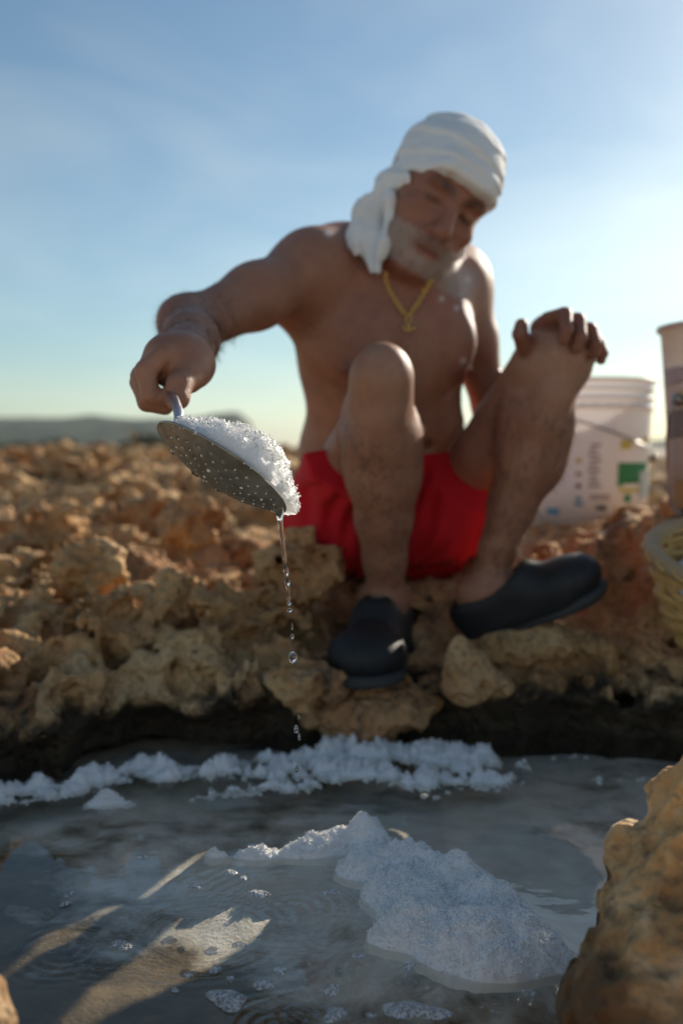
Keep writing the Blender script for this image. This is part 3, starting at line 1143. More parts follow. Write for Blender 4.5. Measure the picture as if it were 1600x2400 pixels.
tag(person, 'shirtless man in red shorts and white head cloth crouching on the rocks, holding a skimmer', 'person')
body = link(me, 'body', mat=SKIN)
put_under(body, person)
put_under(hair, person)
put_under(beard, person)

# ---- red swimming shorts
Sx = Field((grid_axis((-0.16, 0.30, 0.0045)), grid_axis((1.42, 1.98, 0.005)), grid_axis((0.15, 0.52, 0.0045))))
Sx.ell(pelvis + np.array([0, 0.0, 0.005]), (0.165, 0.132, 0.112), k=0.04)
Sx.ell(P(890, 1215, 1.72), (0.150, 0.10, 0.07), k=0.04)
eR = hipR * 0.42 + kneeR * 0.58
eL = hipL * 0.56 + kneeL * 0.44
Sx.cone(hipR, eR, 0.094, 0.088, k=0.04)
Sx.cone(hipL, eL, 0.094, 0.090, k=0.04)
Sx.cone(P(760, 1200, 1.70), P(800, 1270, 1.62), 0.07, 0.05, k=0.04)
Sx.cone(P(1035, 1045, 1.68), P(1075, 1120, 1.64), 0.045, 0.055, k=0.03)
Sx.cone(P(960, 1230, 1.68), P(1060, 1240, 1.64), 0.06, 0.06, k=0.04)
# folds
def fold(x, y, z):
    u_ = (x * 2.0 - z * 0.7 + 0.3 * y)
    return 0.0055 * np.sin(u_ * 95 + 3.5 * vnoise(x * 14, y * 14, z * 14)) * (0.4 + 0.6 * vnoise(x * 9 + 5, y * 9, z * 9)) \
        + 0.007 * vnoise(x * 20, y * 20, z * 20 + 3)
Sx.put((-0.2, 1.4, 0.14), (0.32, 2.0, 0.53), fold, 0.0, 'disp')
# leg openings and waistband
def plane_cut(pt, nrm):
    nrm = np.asarray(nrm, float) / np.linalg.norm(nrm)
    return lambda x, y, z: -((x - pt[0]) * nrm[0] + (y - pt[1]) * nrm[1] + (z - pt[2]) * nrm[2])
def cut_half(F_, pt, nrm, centre, rad):
    nrm = np.asarray(nrm, float) / np.linalg.norm(nrm)
    x, y, z = np.meshgrid(*F_.ax, indexing='ij')
    d = (x - pt[0]) * nrm[0] + (y - pt[1]) * nrm[1] + (z - pt[2]) * nrm[2]
    near = np.sqrt((x - centre[0]) ** 2 + (y - centre[1]) ** 2 + (z - centre[2]) ** 2) - rad
    F_.F = np.maximum(F_.F, -np.maximum(-d, near)).astype(np.float32)
cut_half(Sx, eR - (kneeR - hipR) * 0.02, kneeR - hipR, eR + (kneeR - hipR) * 0.2, 0.15)
cut_half(Sx, eL - (kneeL - hipL) * 0.02, kneeL - hipL, eL + (kneeL - hipL) * 0.2, 0.15)
wz = P(900, 1040, 1.65)
cut_half(Sx, wz, (-0.20, 0.12, 1.0), wz + np.array([0, 0, 0.25]), 0.40)
Vs, Qs = Sx.mesh()
Vs = smooth_verts(Vs, Qs, 1, 0.4)
m = Mat('red_nylon')
m.color(m.mix(m.noise(40, 4), (0.52, 0.008, 0.016), (0.64, 0.014, 0.022)))
m.set(Roughness=0.8, Specular_IOR_Level=0.25, Sheen_Weight=0.03)
m.bump(m.noise(900, 2), 0.2, 0.0008)
shorts = link(mesh_from(Vs, Qs, 'shorts'), 'shorts', mat=m.m)
shorts['label'] = 'loose bright red swimming shorts'
put_under(shorts, person)

# ---- white cloth wound round the head, its ends hanging
Cx = Field((grid_axis((-0.04, 0.28, 0.003)), grid_axis((1.34, 1.74, 0.0034)), grid_axis((0.60, 0.97, 0.003))))
Cx.ell(HL(0.002, -0.014, 0.036), (0.083, 0.107, 0.086), HEAD_R, k=0.02)
Cx.ell(HL(0.0, -0.010, 0.072), (0.064, 0.080, 0.050), HEAD_R, k=0.03)
Cx.cone(HL(-0.035, 0.088, 0.046), HL(0.035, 0.088, 0.046), 0.016, 0.016, k=0.03)
Cx.ell(HL(0.04, -0.07, 0.04), (0.06, 0.06, 0.07), HEAD_R, k=0.04)
def bands(x, y, z):
    dx, dy, dz = x - HEAD_O[0], y - HEAD_O[1], z - HEAD_O[2]
    a = dx * HEAD_R[0, 0] + dy * HEAD_R[1, 0] + dz * HEAD_R[2, 0]
    b = dx * HEAD_R[0, 1] + dy * HEAD_R[1, 1] + dz * HEAD_R[2, 1]
    c_ = dx * HEAD_R[0, 2] + dy * HEAD_R[1, 2] + dz * HEAD_R[2, 2]
    s_ = c_ - 0.28 * b + 0.10 * a + 0.010 * vnoise(x * 22, y * 22, z * 22)
    r_ = (s_ * 30) % 1.0
    saw = np.where(r_ < 0.86, r_ / 0.86, (1 - r_) / 0.14) - 0.5
    return 0.0046 * saw * sstep(0.13, 0.09, c_) + 0.0028 * vnoise(x * 24, y * 24, z * 24) + 0.0012 * vnoise(x * 70, y * 70, z * 50)
# hollow under the brim, open face and neck
def brim(x, y, z):
    dx, dy, dz = x - HEAD_O[0], y - HEAD_O[1], z - HEAD_O[2]
    a = dx * HEAD_R[0, 0] + dy * HEAD_R[1, 0] + dz * HEAD_R[2, 0]
    b = dx * HEAD_R[0, 1] + dy * HEAD_R[1, 1] + dz * HEAD_R[2, 1]
    c_ = dx * HEAD_R[0, 2] + dy * HEAD_R[1, 2] + dz * HEAD_R[2, 2]
    return c_ - (0.034 + 0.50 * (b - 0.09) + 0.35 * np.maximum(np.abs(a) - 0.05, 0) * (b > 0.0))
Cx.put((-0.04, 1.34, 0.60), (0.28, 1.74, 0.97), bands, 0.0, 'disp')
Cx.put((-0.04, 1.34, 0.60), (0.28, 1.74, 0.97), brim, 0.006, 'sub')
# hanging end on his right (picture left)
f1 = [P(948, 418, 1.50), P(912, 432, 1.53), P(876, 500, 1.55), P(862, 560, 1.54), P(882, 628, 1.52)]
fr_ = [0.012, 0.020, 0.031, 0.031, 0.012]
for i in range(4):
    Cx.cone(f1[i], f1[i + 1], fr_[i], fr_[i + 1], k=0.009, flat=(0.25, 1, 0.1), fs=0.5)
Cx.cone(P(850, 500, 1.55), P(838, 560, 1.55), 0.012, 0.012, k=0.02)
Cx.cone(P(915, 455, 1.51), P(897, 600, 1.515), 0.010, 0.012, k=0.012)
# bit of the other end behind the jaw
Cx.cone(P(1075, 560, 1.60), P(1048, 632, 1.60), 0.016, 0.014, k=0.012, flat=(0, 1, 0), fs=0.5)
Cx.cone(HL(0.06, -0.05, -0.02), P(1075, 560, 1.60), 0.03, 0.016, k=0.02)
Cx.cone(HL(-0.055, -0.06, -0.02), P(915, 540, 1.60), 0.025, 0.03, k=0.015)
def creases(x, y, z):
    w_ = sstep(0.03, -0.01, (z - HEAD_O[2]) + 0.3 * (x - HEAD_O[0]))
    return w_ * (0.010 * np.abs(vnoise(x * 62 + z * 10, y * 30, z * 17)) - 0.003 + 0.006 * np.abs(vnoise(x * 40 - z * 25, y * 40, z * 40 + 7)))
Cx.put((-0.04, 1.34, 0.60), (0.28, 1.74, 0.97), creases, 0.0, 'disp')
Vc, Qc = Cx.mesh()
Vc = smooth_verts(Vc, Qc, 1, 0.3)
m = Mat('white_cotton')
m.color(m.mix(m.noise(25, 4), (0.70, 0.70, 0.70), (0.80, 0.80, 0.80)))
m.set(Roughness=0.85, Sheen_Weight=0.2, Subsurface_Weight=0.15, Subsurface_Scale=0.01)
m.bump(m.noise(1100, 2), 0.3, 0.0008)
cloth = link(mesh_from(Vc, Qc, 'head_cloth'), 'head_cloth', mat=m.m)
cloth['label'] = 'white cotton cloth wound round the head with an end hanging by the cheek'
put_under(cloth, person)

# ---- black rubber clogs
RUB = simple('black_rubber', (0.012, 0.013, 0.014), 0.6, 0.2, 60, bump=0.25, bscale=500)


SOLE = simple('grey_rubber_sole', (0.045, 0.045, 0.045), 0.8, 0.2, 60, bump=0.3, bscale=300)


def clog(name, heel, toe, up, open_c, open_r, turn_up=0.0, fat=1.0):
    heel, toe, up = map(lambda v: np.asarray(v, float), (heel, toe, up))
    f = toe - heel
    Lg = np.linalg.norm(f)
    f /= Lg
    up = up - f * (up @ f)
    up /= np.linalg.norm(up)
    sd = np.cross(f, up)
    lo = np.minimum(heel, toe) - 0.10
    hi = np.maximum(heel, toe) + 0.10
    G = Field(tuple(grid_axis((lo[i], hi[i], 0.004)) for i in range(3)))
    Mx = np.stack([sd, f, up], 1)
    def at(s, l, u): return heel + sd * s * fat + f * l * Lg + up * u * fat
    G.ell(at(0, 0.12, 0.030), np.array((0.037, 0.050, 0.040)) * fat, Mx, k=0.03)
    G.ell(at(0, 0.40, 0.030), np.array((0.042, 0.090, 0.040)) * fat, Mx, k=0.03)
    G.ell(at(0, 0.74, 0.030 + turn_up * 0.4), np.array((0.053, 0.075, 0.038)) * fat, Mx, k=0.03)
    G.ell(at(0, 0.88, 0.026 + turn_up), np.array((0.047, 0.045, 0.030)) * fat, Mx, k=0.03)
    G.cone(at(0, 0.12, 0.060), at(0, 0.52, 0.072), 0.036 * fat, 0.034 * fat, k=0.03)
    # sole rand, with flat tread underneath
    for s0, l0, s1, l1 in ((-0.026, 0.08, -0.036, 0.8), (0.026, 0.08, 0.036, 0.8)):
        G.cone(at(s0, l0, 0.002), at(s1, l1, 0.002 + turn_up * 0.6), 0.013, 0.013, k=0.02)
    G.ell(at(*open_c), open_r, Mx, k=0.012, op='sub')
    x, y, z = np.meshgrid(*G.ax, indexing='ij')
    uu = (x - heel[0]) * up[0] + (y - heel[1]) * up[1] + (z - heel[2]) * up[2]
    ll = ((x - heel[0]) * f[0] + (y - heel[1]) * f[1] + (z - heel[2]) * f[2]) / Lg
    G.F = np.maximum(G.F, -(uu + 0.012 - turn_up * np.clip((ll - 0.55) / 0.4, 0, 1.2) ** 2)).astype(np.float32)
    v, q = G.mesh()
    v = smooth_verts(v, q, 1, 0.4)
    o = link(mesh_from(v, q, name), name, mat=RUB)
    put_under(o, person)
    # sole: a slab following the outline, a little proud of the upper
    S2 = Field(tuple(grid_axis((lo[i], hi[i], 0.004)) for i in range(3)))
    for l_, w_, r_ in ((0.10, 0.036, 0.045), (0.40, 0.040, 0.085), (0.72, 0.052, 0.075), (0.87, 0.046, 0.046)):
        tz = turn_up * min(max((l_ - 0.55) / 0.4, 0), 1.2) ** 2
        S2.ell(at(0, l_, -0.004) + up * tz, np.array((w_ + 0.004, r_ + 0.003, 0.010)) * np.array([fat, fat, 1]), Mx, k=0.02)
    v, q = S2.mesh()
    so_ = link(mesh_from(smooth_verts(v, q, 1, 0.4), q, 'sole'), 'sole', mat=SOLE)
    so_.parent = o
    return o


c1 = clog('clog', P(918, 1515, 1.655), P(842, 1592, 1.385), (0, 0.12, 1), (0, 0.04, 0.105), (0.034, 0.062, 0.05))
c1['label'] = 'black rubber clog pointing at the camera'
c2 = clog('clog', P(1098, 1478, 1.575), P(1404, 1388, 1.48), (-0.25, -0.25, 1), (0, 0.22, 0.105), (0.034, 0.080, 0.055), turn_up=0.02, fat=0.84)
c2['label'] = 'black rubber clog seen from the side, its toe turned up'

# ---- gold chain with an anchor pendant
GOLD = simple('gold', (0.85, 0.55, 0.16), 0.25, 0.1, 200, metal=1.0)


def on_body(px, py, d0=1.40):
    """first skin point along the line of sight through a photo pixel"""
    a = np.array([0, 0, CAM_H])
    bdir = P(px, py, 1.0) - a
    ts = np.arange(d0, 1.9, 0.003)
    pts = a + bdir * ts[:, None]
    ij = [np.clip(np.searchsorted(B.ax[i], pts[:, i]), 0, len(B.ax[i]) - 1) for i in range(3)]
    f = B.F[ij[0], ij[1], ij[2]]
    hit = np.nonzero(f < 0)[0]
    t = ts[hit[0]] if len(hit) else 1.6
    return a + bdir * (t - 0.006)


necklace = empty('necklace', on_body(905, 690))
side_a = [(903, 640), (905, 662), (913, 682), (925, 702), (938, 722), (950, 738)]
side_b = [(1012, 655), (1003, 668), (990, 690), (978, 712), (966, 728), (956, 740)]
chain_mats = []
for sd_ in (side_a, side_b):
    pts = np.array([on_body(*q, d0=1.47) for q in sd_])
    n_ = 15
    tt = np.linspace(0, len(pts) - 1, n_)
    pts = np.stack([np.interp(tt, np.arange(len(pts)), pts[:, i]) for i in range(3)], 1)
    for i in range(n_ - 1):
        a_, b_ = pts[i], pts[i + 1]
        c_ = (a_ + b_) / 2
        dv = (b_ - a_)
        ln = np.linalg.norm(dv)
        dv /= ln
        s_ = np.cross(dv, [0, 1, 0])
        s_ /= np.linalg.norm(s_)
        if i % 2:
            s_ = np.cross(dv, s_)
        th = np.linspace(0, 2 * math.pi, 10, endpoint=False)
        ring = c_ + dv * (np.cos(th) * ln * 0.68)[:, None] + s_ * (np.sin(th) * 0.0030)[:, None]
        v_, f_ = tube(ring, 0.0011, 5, closed=True)
        o = link(poly_mesh(v_, f_, 'chain_link'), 'chain_link', mat=GOLD)
        put_under(o, necklace)
# pendant: stock ring, shank, crossbar, curved arms
p0 = on_body(957, 748)
upv = np.array([0.0, 0.12, 1.0])
def pp(dx, dz): return p0 + np.array([dx, -0.002, 0]) + upv * dz
th = np.linspace(0, 2 * math.pi, 12, endpoint=False)
parts_ = [tube([pp(0.0045 * math.cos(a), 0.002 + 0.0045 * math.sin(a)) for a in th], 0.0012, 6, closed=True),
          tube([pp(0, -0.002), pp(0, -0.017)], 0.0017, 8),
          tube([pp(-0.006, -0.006), pp(0.006, -0.006)], 0.0013, 8),
          tube([pp(-0.0095 * math.cos(a), -0.009 - 0.0085 * math.sin(a)) for a in np.linspace(0.1, math.pi - 0.1, 12)], [0.0008] + [0.0018] * 10 + [0.0008], 8)]
v_, f_ = join(parts_)
o = link(poly_mesh(v_, f_, 'pendant'), 'pendant', mat=GOLD)
o['label'] = 'small anchor shaped pendant'
put_under(o, necklace)
put_under(necklace, person)
# ------------------------------------------------------------------ skimmer held in the hand
def frame_from(u, v):
    u = u / np.linalg.norm(u)
    v = v - u * (u @ v)
    v /= np.linalg.norm(v)
    n = np.cross(u, v)
    return np.stack([u, v, n], 1)


SK_C = P(527, 1098, 0.905)
ua = P(680, 1190, 0.895) - P(372, 1010, 0.915)
SK_RAD = float(np.linalg.norm(ua)) / 2
ud = ua / np.linalg.norm(ua)
# tip the plate so that its near rim is the higher one
pu = np.array([0.504, 0, 0.863])
va = pu * 0.27 + np.array([0, -1, 0]) * 0.96
SK_M = frame_from(ua, va)
if SK_M[2, 2] < 0:
    SK_M[:, 2] *= -1


def SK(u, v, n):
    return SK_C + SK_M @ np.array([u, v, n])


m = Mat('worn_steel')
f1_ = m.noise(40, 6, 0.6)
f2_ = m.noise(160, 4, 0.6, stretch=(1, 0.25, 1))
c = m.ramp(f1_, [(0.3, (0.17, 0.155, 0.125)), (0.5, (0.27, 0.25, 0.205)), (0.7, (0.40, 0.375, 0.32))])
c = m.mix(m.ramp(m.noise(95, 5, 0.7), [(0.62, 0.0), (0.68, 0.8)]), c, (0.45, 0.43, 0.38))
m.color(c)
m.set(Metallic=0.5)
m.to('Roughness', m.ramp(f2_, [(0.3, 0.28), (0.7, 0.52)]))
m.bump(f2_, 0.15, 0.001)
STEEL_DARK = m.m
STEEL = simple('brushed_steel', (0.55, 0.55, 0.57), 0.28, 0.12, 80, metal=1.0)
SALTDRY = None

skimmer = empty('skimmer', SK(0, 0, -0.01))
tag(skimmer, 'dark perforated metal skimmer held over the pool, heaped with wet salt', 'skimmer')

# pierced shallow bowl: rings of holes cut through the sheet
depth = 0.017
Rr = SK_RAD
def bowl_z(r): return -depth * (1 - (r / Rr) ** 2.2)
hole_rings = [(0.012, 5), (0.021, 10), (0.030, 15), (0.039, 19), (0.048, 24), (0.057, 28)]
hole_r = 0.0014
bm = bmesh.new()
nr, na = 46, 240
rs = np.linspace(0.002, Rr, nr)
grid = [[bm.verts.new(SK(r * math.cos(2 * math.pi * j / na), r * math.sin(2 * math.pi * j / na), bowl_z(r) + 0.0007 * math.sin(3 * 2 * math.pi * j / na + 1) * (r / Rr) ** 2)) for j in range(na)] for r in rs]
holes = []
for q, n_h in hole_rings:
    for j in range(n_h):
        a = 2 * math.pi * (j + 0.3 * (q * 1000 % 2)) / n_h
        holes.append((q * math.cos(a), q * math.sin(a)))
holes = np.array(holes)
for i in range(nr - 1):
    for j in range(na):
        r = (rs[i] + rs[i + 1]) / 2
        a = 2 * math.pi * (j + 0.5) / na
        if np.min(np.hypot(holes[:, 0] - r * math.cos(a), holes[:, 1] - r * math.sin(a))) < hole_r:
            continue
        k = (j + 1) % na
        bm.faces.new((grid[i][j], grid[i][k], grid[i + 1][k], grid[i + 1][j]))
cv = bm.verts.new(SK(0, 0, bowl_z(0)))
for j in range(na):
    bm.faces.new((cv, grid[0][(j + 1) % na], grid[0][j]))
me = bpy.data.meshes.new('bowl')
for f in bm.faces: f.smooth = True
bm.to_mesh(me)
bm.free()
bowl = link(me, 'bowl', mat=STEEL_DARK)
so = bowl.modifiers.new('sheet', 'SOLIDIFY')
so.thickness = 0.0011
so.offset = 0
put_under(bowl, skimmer)
# rolled rim
v_, f_ = tube([SK(Rr * math.cos(a), Rr * math.sin(a), 0.0007 * math.sin(3 * a + 1)) for a in np.linspace(0, 2 * math.pi, 96, endpoint=False)], 0.0013, 7, closed=True)
o = link(poly_mesh(v_, f_, 'rim'), 'rim', mat=STEEL_DARK)
put_under(o, skimmer)
# salt-water beads hanging in the holes, as one small scatter on the underside
m = Mat('water_bead')
m.color((0.95, 0.97, 1.0)).set(Roughness=0.02, IOR=1.34, Transmission_Weight=1.0)
BEAD = m.m
parts_ = []
r4 = np.random.default_rng(11)
ico_v, ico_f = [], []
bmi = bmesh.new()
bmesh.ops.create_icosphere(bmi, subdivisions=1, radius=1.0)
ico_v = np.array([v.co[:] for v in bmi.verts])
ico_f = np.array([[v.index for v in f.verts] for f in bmi.faces])
bmi.free()
bmi = bmesh.new()
bmesh.ops.create_icosphere(bmi, subdivisions=3, radius=1.0)
ico3_v = np.array([v.co[:] for v in bmi.verts])
ico3_f = np.array([[v.index for v in f.verts] for f in bmi.faces])
bmi.free()
pv = []
for hx, hy in holes:
    if r4.random() < 0.9:
        for q in range(1):
            r = math.hypot(hx, hy)
            pv.append(SK(hx + r4.normal(0, 0.0003), hy + r4.normal(0, 0.0003), bowl_z(r) - 0.0003))
PLUGS = np.array(pv)
# handle: flat strap riveted to the rim rising through the fist
hp = [SK(-Rr * 0.80, -Rr * 0.50, -0.004), SK(-Rr * 0.93, -Rr * 0.50, 0.010), P(422, 972, 0.985), P(405, 930, 1.035), P(385, 885, 1.085), P(372, 850, 1.125)]
hp = np.array(hp)
tt = np.linspace(0, len(hp) - 1, 26)
hs = np.stack([np.interp(tt, np.arange(len(hp)), hp[:, i]) for i in range(3)], 1)
for _ in range(3):
    hs[1:-1] = (hs[:-2] + 2 * hs[1:-1] + hs[2:]) / 4
v_, f_ = tube(hs, np.linspace(0.0046, 0.0056, len(hs)), 12)
o = link(poly_mesh(v_, f_, 'handle'), 'handle', mat=STEEL)
put_under(o, skimmer)
# torn seam on the far side of the bowl
v_, f_ = tube([SK(Rr * 0.93 * math.cos(a), Rr * 0.93 * math.sin(a), bowl_z(Rr * 0.93) - 0.003 - 0.002 * math.sin(i)) for i, a in enumerate(np.linspace(R(-128), R(-88), 12))], [0.0008] + [0.0022] * 10 + [0.0008], 6)
o = link(poly_mesh(v_, f_, 'seam'), 'seam', mat=simple('dark_grime', (0.02, 0.017, 0.013), 0.8))
put_under(o, skimmer)

# ------------------------------------------------------------------ salt
m = Mat('wet_salt')
m.color(m.mix(m.noise(60, 4), (0.86, 0.85, 0.82), (0.93, 0.92, 0.90)))
m.set(Roughness=0.45, Subsurface_Weight=0.0, Subsurface_Scale=0.014, Specular_IOR_Level=0.55)
m.b.inputs['Subsurface Radius'].default_value = (1.0, 0.95, 0.9)
m.bump(m.noise(1500, 3, 0.6), 0.5, 0.0006)
SALT = m.m
# loose sunlit crystals pass part of the light on
m = Mat('clear_salt_crystal')
m.color(m.mix(m.noise(60, 4), (0.90, 0.89, 0.87), (0.95, 0.95, 0.94))).set(Roughness=0.35)
tl = m.n.new('ShaderNodeBsdfTranslucent')
tl.inputs['Color'].default_value = (0.95, 0.95, 0.94, 1)
mxs = m.n.new('ShaderNodeMixShader')
mxs.inputs[0].default_value = 0.45
m.l.new(m.b.outputs['BSDF'], mxs.inputs[1])
m.l.new(tl.outputs[0], mxs.inputs[2])
m.l.new(mxs.outputs[0], m.out.inputs['Surface'])
CRYSTAL = m.m

CUBE_V = np.array([[-1, -1, -1], [1, -1, -1], [1, 1, -1], [-1, 1, -1], [-1, -1, 1], [1, -1, 1], [1, 1, 1], [-1, 1, 1]], float)
CUBE_F = np.array([[0, 3, 2, 1], [4, 5, 6, 7], [0, 1, 5, 4], [1, 2, 6, 5], [2, 3, 7, 6], [3, 0, 4, 7]])


def crystals(points, sizes, seed):
    """many small salt crystals, each turned its own way -> arrays"""
    g = np.random.default_rng(seed)
    n = len(points)
    q = g.normal(size=(n, 4))
    q /= np.linalg.norm(q, axis=1)[:, None]
    w, x, y, z = q.T
    Rm = np.stack([np.stack([1 - 2 * (y * y + z * z), 2 * (x * y - z * w), 2 * (x * z + y * w)], 1),
                   np.stack([2 * (x * y + z * w), 1 - 2 * (x * x + z * z), 2 * (y * z - x * w)], 1),
                   np.stack([2 * (x * z - y * w), 2 * (y * z + x * w), 1 - 2 * (x * x + y * y)], 1)], 1)
    asp = g.uniform(0.55, 1.3, (n, 1, 3))
    loc = CUBE_V[None] * asp * sizes[:, None, None]
    Vv = np.einsum('nij,nkj->nki', Rm, loc) + points[:, None, :]
    Ff = CUBE_F[None] + (np.arange(n) * 8)[:, None, None]
    return Vv.reshape(-1, 3), Ff.reshape(-1, 4)


v_, f_ = crystals(PLUGS, np.abs(r4.normal(0.0002, 0.0002, len(PLUGS))) + 0.0004, 77)
o = link(mesh_from(v_, f_, 'salt_grains', smooth=False), 'salt_grains', mat=SALT)
o['kind'] = 'stuff'
put_under(o, skimmer)

# heap on the skimmer: domed grid over the plate, lumpy, plus loose crystals on its skin
nr, na = 90, 260
rr = np.linspace(0, 1, nr)
aa = np.linspace(0, 2 * math.pi, na, endpoint=False)
RRg, AAg = np.meshgrid(rr, aa, indexing='ij')
edge = 0.98 + 0.085 * np.cos(AAg - R(15)) + 0.03 * vnoise(np.cos(AAg) * 6, np.sin(AAg) * 6, 0 * AAg)
uu = RRg * edge * Rr * np.cos(AAg)
vv = RRg * edge * Rr * np.sin(AAg)
hh = (1 - RRg ** 3.2)
hgt = 0.027 + 0.015 * np.exp(-((uu - 0.026) / 0.036) ** 2) + 0.004 * vnoise(uu * 70, vv * 70, 0 * uu)
zz = -0.001 + hh ** 0.62 * hgt
bulge = np.sin(np.clip(RRg, 0, 1) * math.pi) ** 1 * 0.0
pts = SK_C + np.stack([uu, vv, zz], -1) @ SK_M.T
nrm = np.stack([uu / Rr * 0.9, vv / Rr * 0.9, 0.55 + 0 * uu], -1)
nrm /= np.linalg.norm(nrm, axis=-1)[..., None]
nrm = nrm @ SK_M.T
lump = fbm(pts[..., 0] * 90, pts[..., 1] * 90, pts[..., 2] * 90, 2) * 0.0034 + fbm(pts[..., 0] * 300, pts[..., 1] * 300, pts[..., 2] * 300, 3, 0.5) * 0.0013
pts = pts + nrm * (lump * sstep(1.0, 0.93, RRg))[..., None]
idg = np.arange(nr * na).reshape(nr, na)
qd = np.stack([idg[:-1], np.roll(idg, -1, 1)[:-1], np.roll(idg, -1, 1)[1:], idg[1:]], -1).reshape(-1, 4)[:, ::-1]
V0, F0 = pts.reshape(-1, 3), qd
g = np.random.default_rng(5)
NG = 9000
pk = g.integers(6 * na, nr * na, NG)
cp = V0[pk] + nrm.reshape(-1, 3)[pk] * g.normal(0.0003, 0.0006, (NG, 1)) + g.normal(0, 0.0006, (NG, 3))
sz = np.abs(g.normal(0.0002, 0.00026, NG)) + 0.0002
V1, F1 = crystals(cp, sz, 6)
cb = len(V0)
V0 = np.concatenate([V0, SK(0, 0, -0.010)[None]])
last = idg[-1]
fan = np.stack([last, np.roll(last, -1), np.full(na, cb), np.full(na, cb)], 1)
me = poly_mesh(V0, np.concatenate([F0, fan]), 'salt_heap')
ms = Mat('packed_salt')
ms.color(ms.mix(ms.noise(60, 4), (0.93, 0.92, 0.90), (0.97, 0.965, 0.95)))
ms.set(Roughness=0.5, Subsurface_Weight=1.0, Subsurface_Scale=0.05)
ms.b.inputs['Subsurface Radius'].default_value = (1.0, 0.97, 0.92)
ms.bump(ms.noise(900, 4, 0.65), 0.7, 0.0012)
heap = link(me, 'salt_heap', mat=ms.m)
cr = link(mesh_from(V1, F1, 'crystals', smooth=False), 'crystals', mat=CRYSTAL)
cr['kind'] = 'stuff'
cr.parent = heap
tag(heap, 'heap of wet white salt crystals piled on the dark skimmer', 'salt')

# ------------------------------------------------------------------ water running off the skimmer
low = [(652, 1192, 0.0052), (655, 1205, 0.0036), (657, 1222, 0.0023), (659, 1245, 0.0019), (662, 1262, 0.0023), (663, 1275, 0.0016), (666, 1300, 0.0019),
       (668, 1320, 0.0014), (670, 1335, 0.0025), (671, 1342, 0.0022), (672, 1352, 0.0012), (673.5, 1365, 0.0027), (674, 1372, 0.0018), (675.5, 1385, 0.0012), (676.5, 1400, 0.0016), (677, 1408, 0.0009), (677.5, 1414, 0.0022), (678, 1420, 0.0006)]
sp = np.array([P(a, b, 0.897) for a, b, r in low])
sr = np.array([r for a, b, r in low])
tt = np.linspace(0, len(sp) - 1, 110)
sp = np.stack([np.interp(tt, np.arange(len(sp)), sp[:, i]) for i in range(3)], 1)
sr = np.interp(tt, np.arange(len(sr)), sr)
for _ in range(2):
    sr[1:-1] = (sr[:-2] + 2 * sr[1:-1] + sr[2:]) / 4
v_, f_ = tube(sp, sr, 12)
stream = link(poly_mesh(v_, f_, 'water_stream'), 'water_stream', mat=BEAD)
tag(stream, 'thin thread of brine running off the lower rim of the skimmer', 'water')
for px, py, rx, rz, lab in [(679, 1431, 0.0021, 0.0024, 'small round drop just under the end of the falling thread'),
                            (684, 1468, 0.0010, 0.0030, 'thin sliver of a drop between the thread and the largest drop'),
                            (684.5, 1492, 0.0017, 0.0024, 'small drop with a bead below it, above the largest drop'),
                            (686, 1541, 0.0034, 0.0060, 'largest falling drop, a tall clear bead'),
                            (700, 1680, 0.0010, 0.0020, 'tiny drop in front of the dark wet rock face'),
                            (694, 1708, 0.0022, 0.0040, 'clear drop of a falling pair before the dark rock'),
                            (701, 1726, 0.0014, 0.0034, 'lower drop of a falling pair before the dark rock'),
                            (706, 1752, 0.0006, 0.0018, 'fine speck of falling water just above the far salt'),
                            (695, 1802, 0.0023, 0.0034, 'lowest falling drop, in front of the far salt crust')]:
    s_ = ico3_v * np.array([rx, rx, rz]) * (1 + 0.12 * np.sin(ico3_v[:, 2:3] * 3 + px))
    c_ = P(px, py, 0.897)
    o = link(mesh_from(s_, ico3_f, 'water_drop'), 'water_drop', mat=BEAD)
    o.location = c_
    tag(o, lab, 'drop', 'drops falling from the skimmer')

# ------------------------------------------------------------------ salt in the pool
def salt_sheet(name, xs, ys, hf, grains, gmin, seed, label, kind=None, gsize=0.0007):
    Xg, Yg = np.meshgrid(xs, ys, indexing='ij')
    Hh = hf(Xg, Yg)
    nx, ny = Xg.shape
    fade = sstep(max(gmin, -0.010), max(gmin, -0.010) + 0.010, Hh)
    Ht = Hh + fade * ((np.abs(fbm(Xg * 34, Yg * 34, 0 * Xg, 4, 0.6)) - 0.25) * 0.0068 + fbm(Xg * 200, Yg * 200, 0 * Xg + 4, 3, 0.6) * 0.0014)
    v = np.stack([Xg.ravel(), Yg.ravel(), Ht.ravel()], 1)
    ix = np.arange(nx * ny).reshape(nx, ny)
    q = np.stack([ix[:-1, :-1], ix[1:, :-1], ix[1:, 1:], ix[:-1, 1:]], -1).reshape(-1, 4)
    keep = (Hh.ravel()[q] > gmin).any(1)
    q = q[keep]
    used = np.unique(q)
    rem = np.full(len(v), -1)
    rem[used] = np.arange(len(used))
    v, q = v[used], rem[q]
    gg = np.random.default_rng(seed)
    wgt = np.clip(v[:, 2] + 0.001, 0, 0.008)
    pk = gg.choice(len(v), grains, p=wgt / wgt.sum())
    cp = v[pk] + gg.normal(0, 0.0008, (grains, 3)) + np.array([0, 0, 0.0002])
    v1, q1 = crystals(cp, np.abs(gg.normal(gsize * 0.2, 0.0003, grains)) + 0.00025, seed + 1)
    me = mesh_from(np.concatenate([v, v1]), np.concatenate([q, q1 + len(v)]), name, smooth=False)
    me.polygons.foreach_set('use_smooth', np.arange(len(q) + len(q1)) < len(q))
    o = link(me, name, mat=SALT)
    return tag(o, label, 'salt', None, kind)


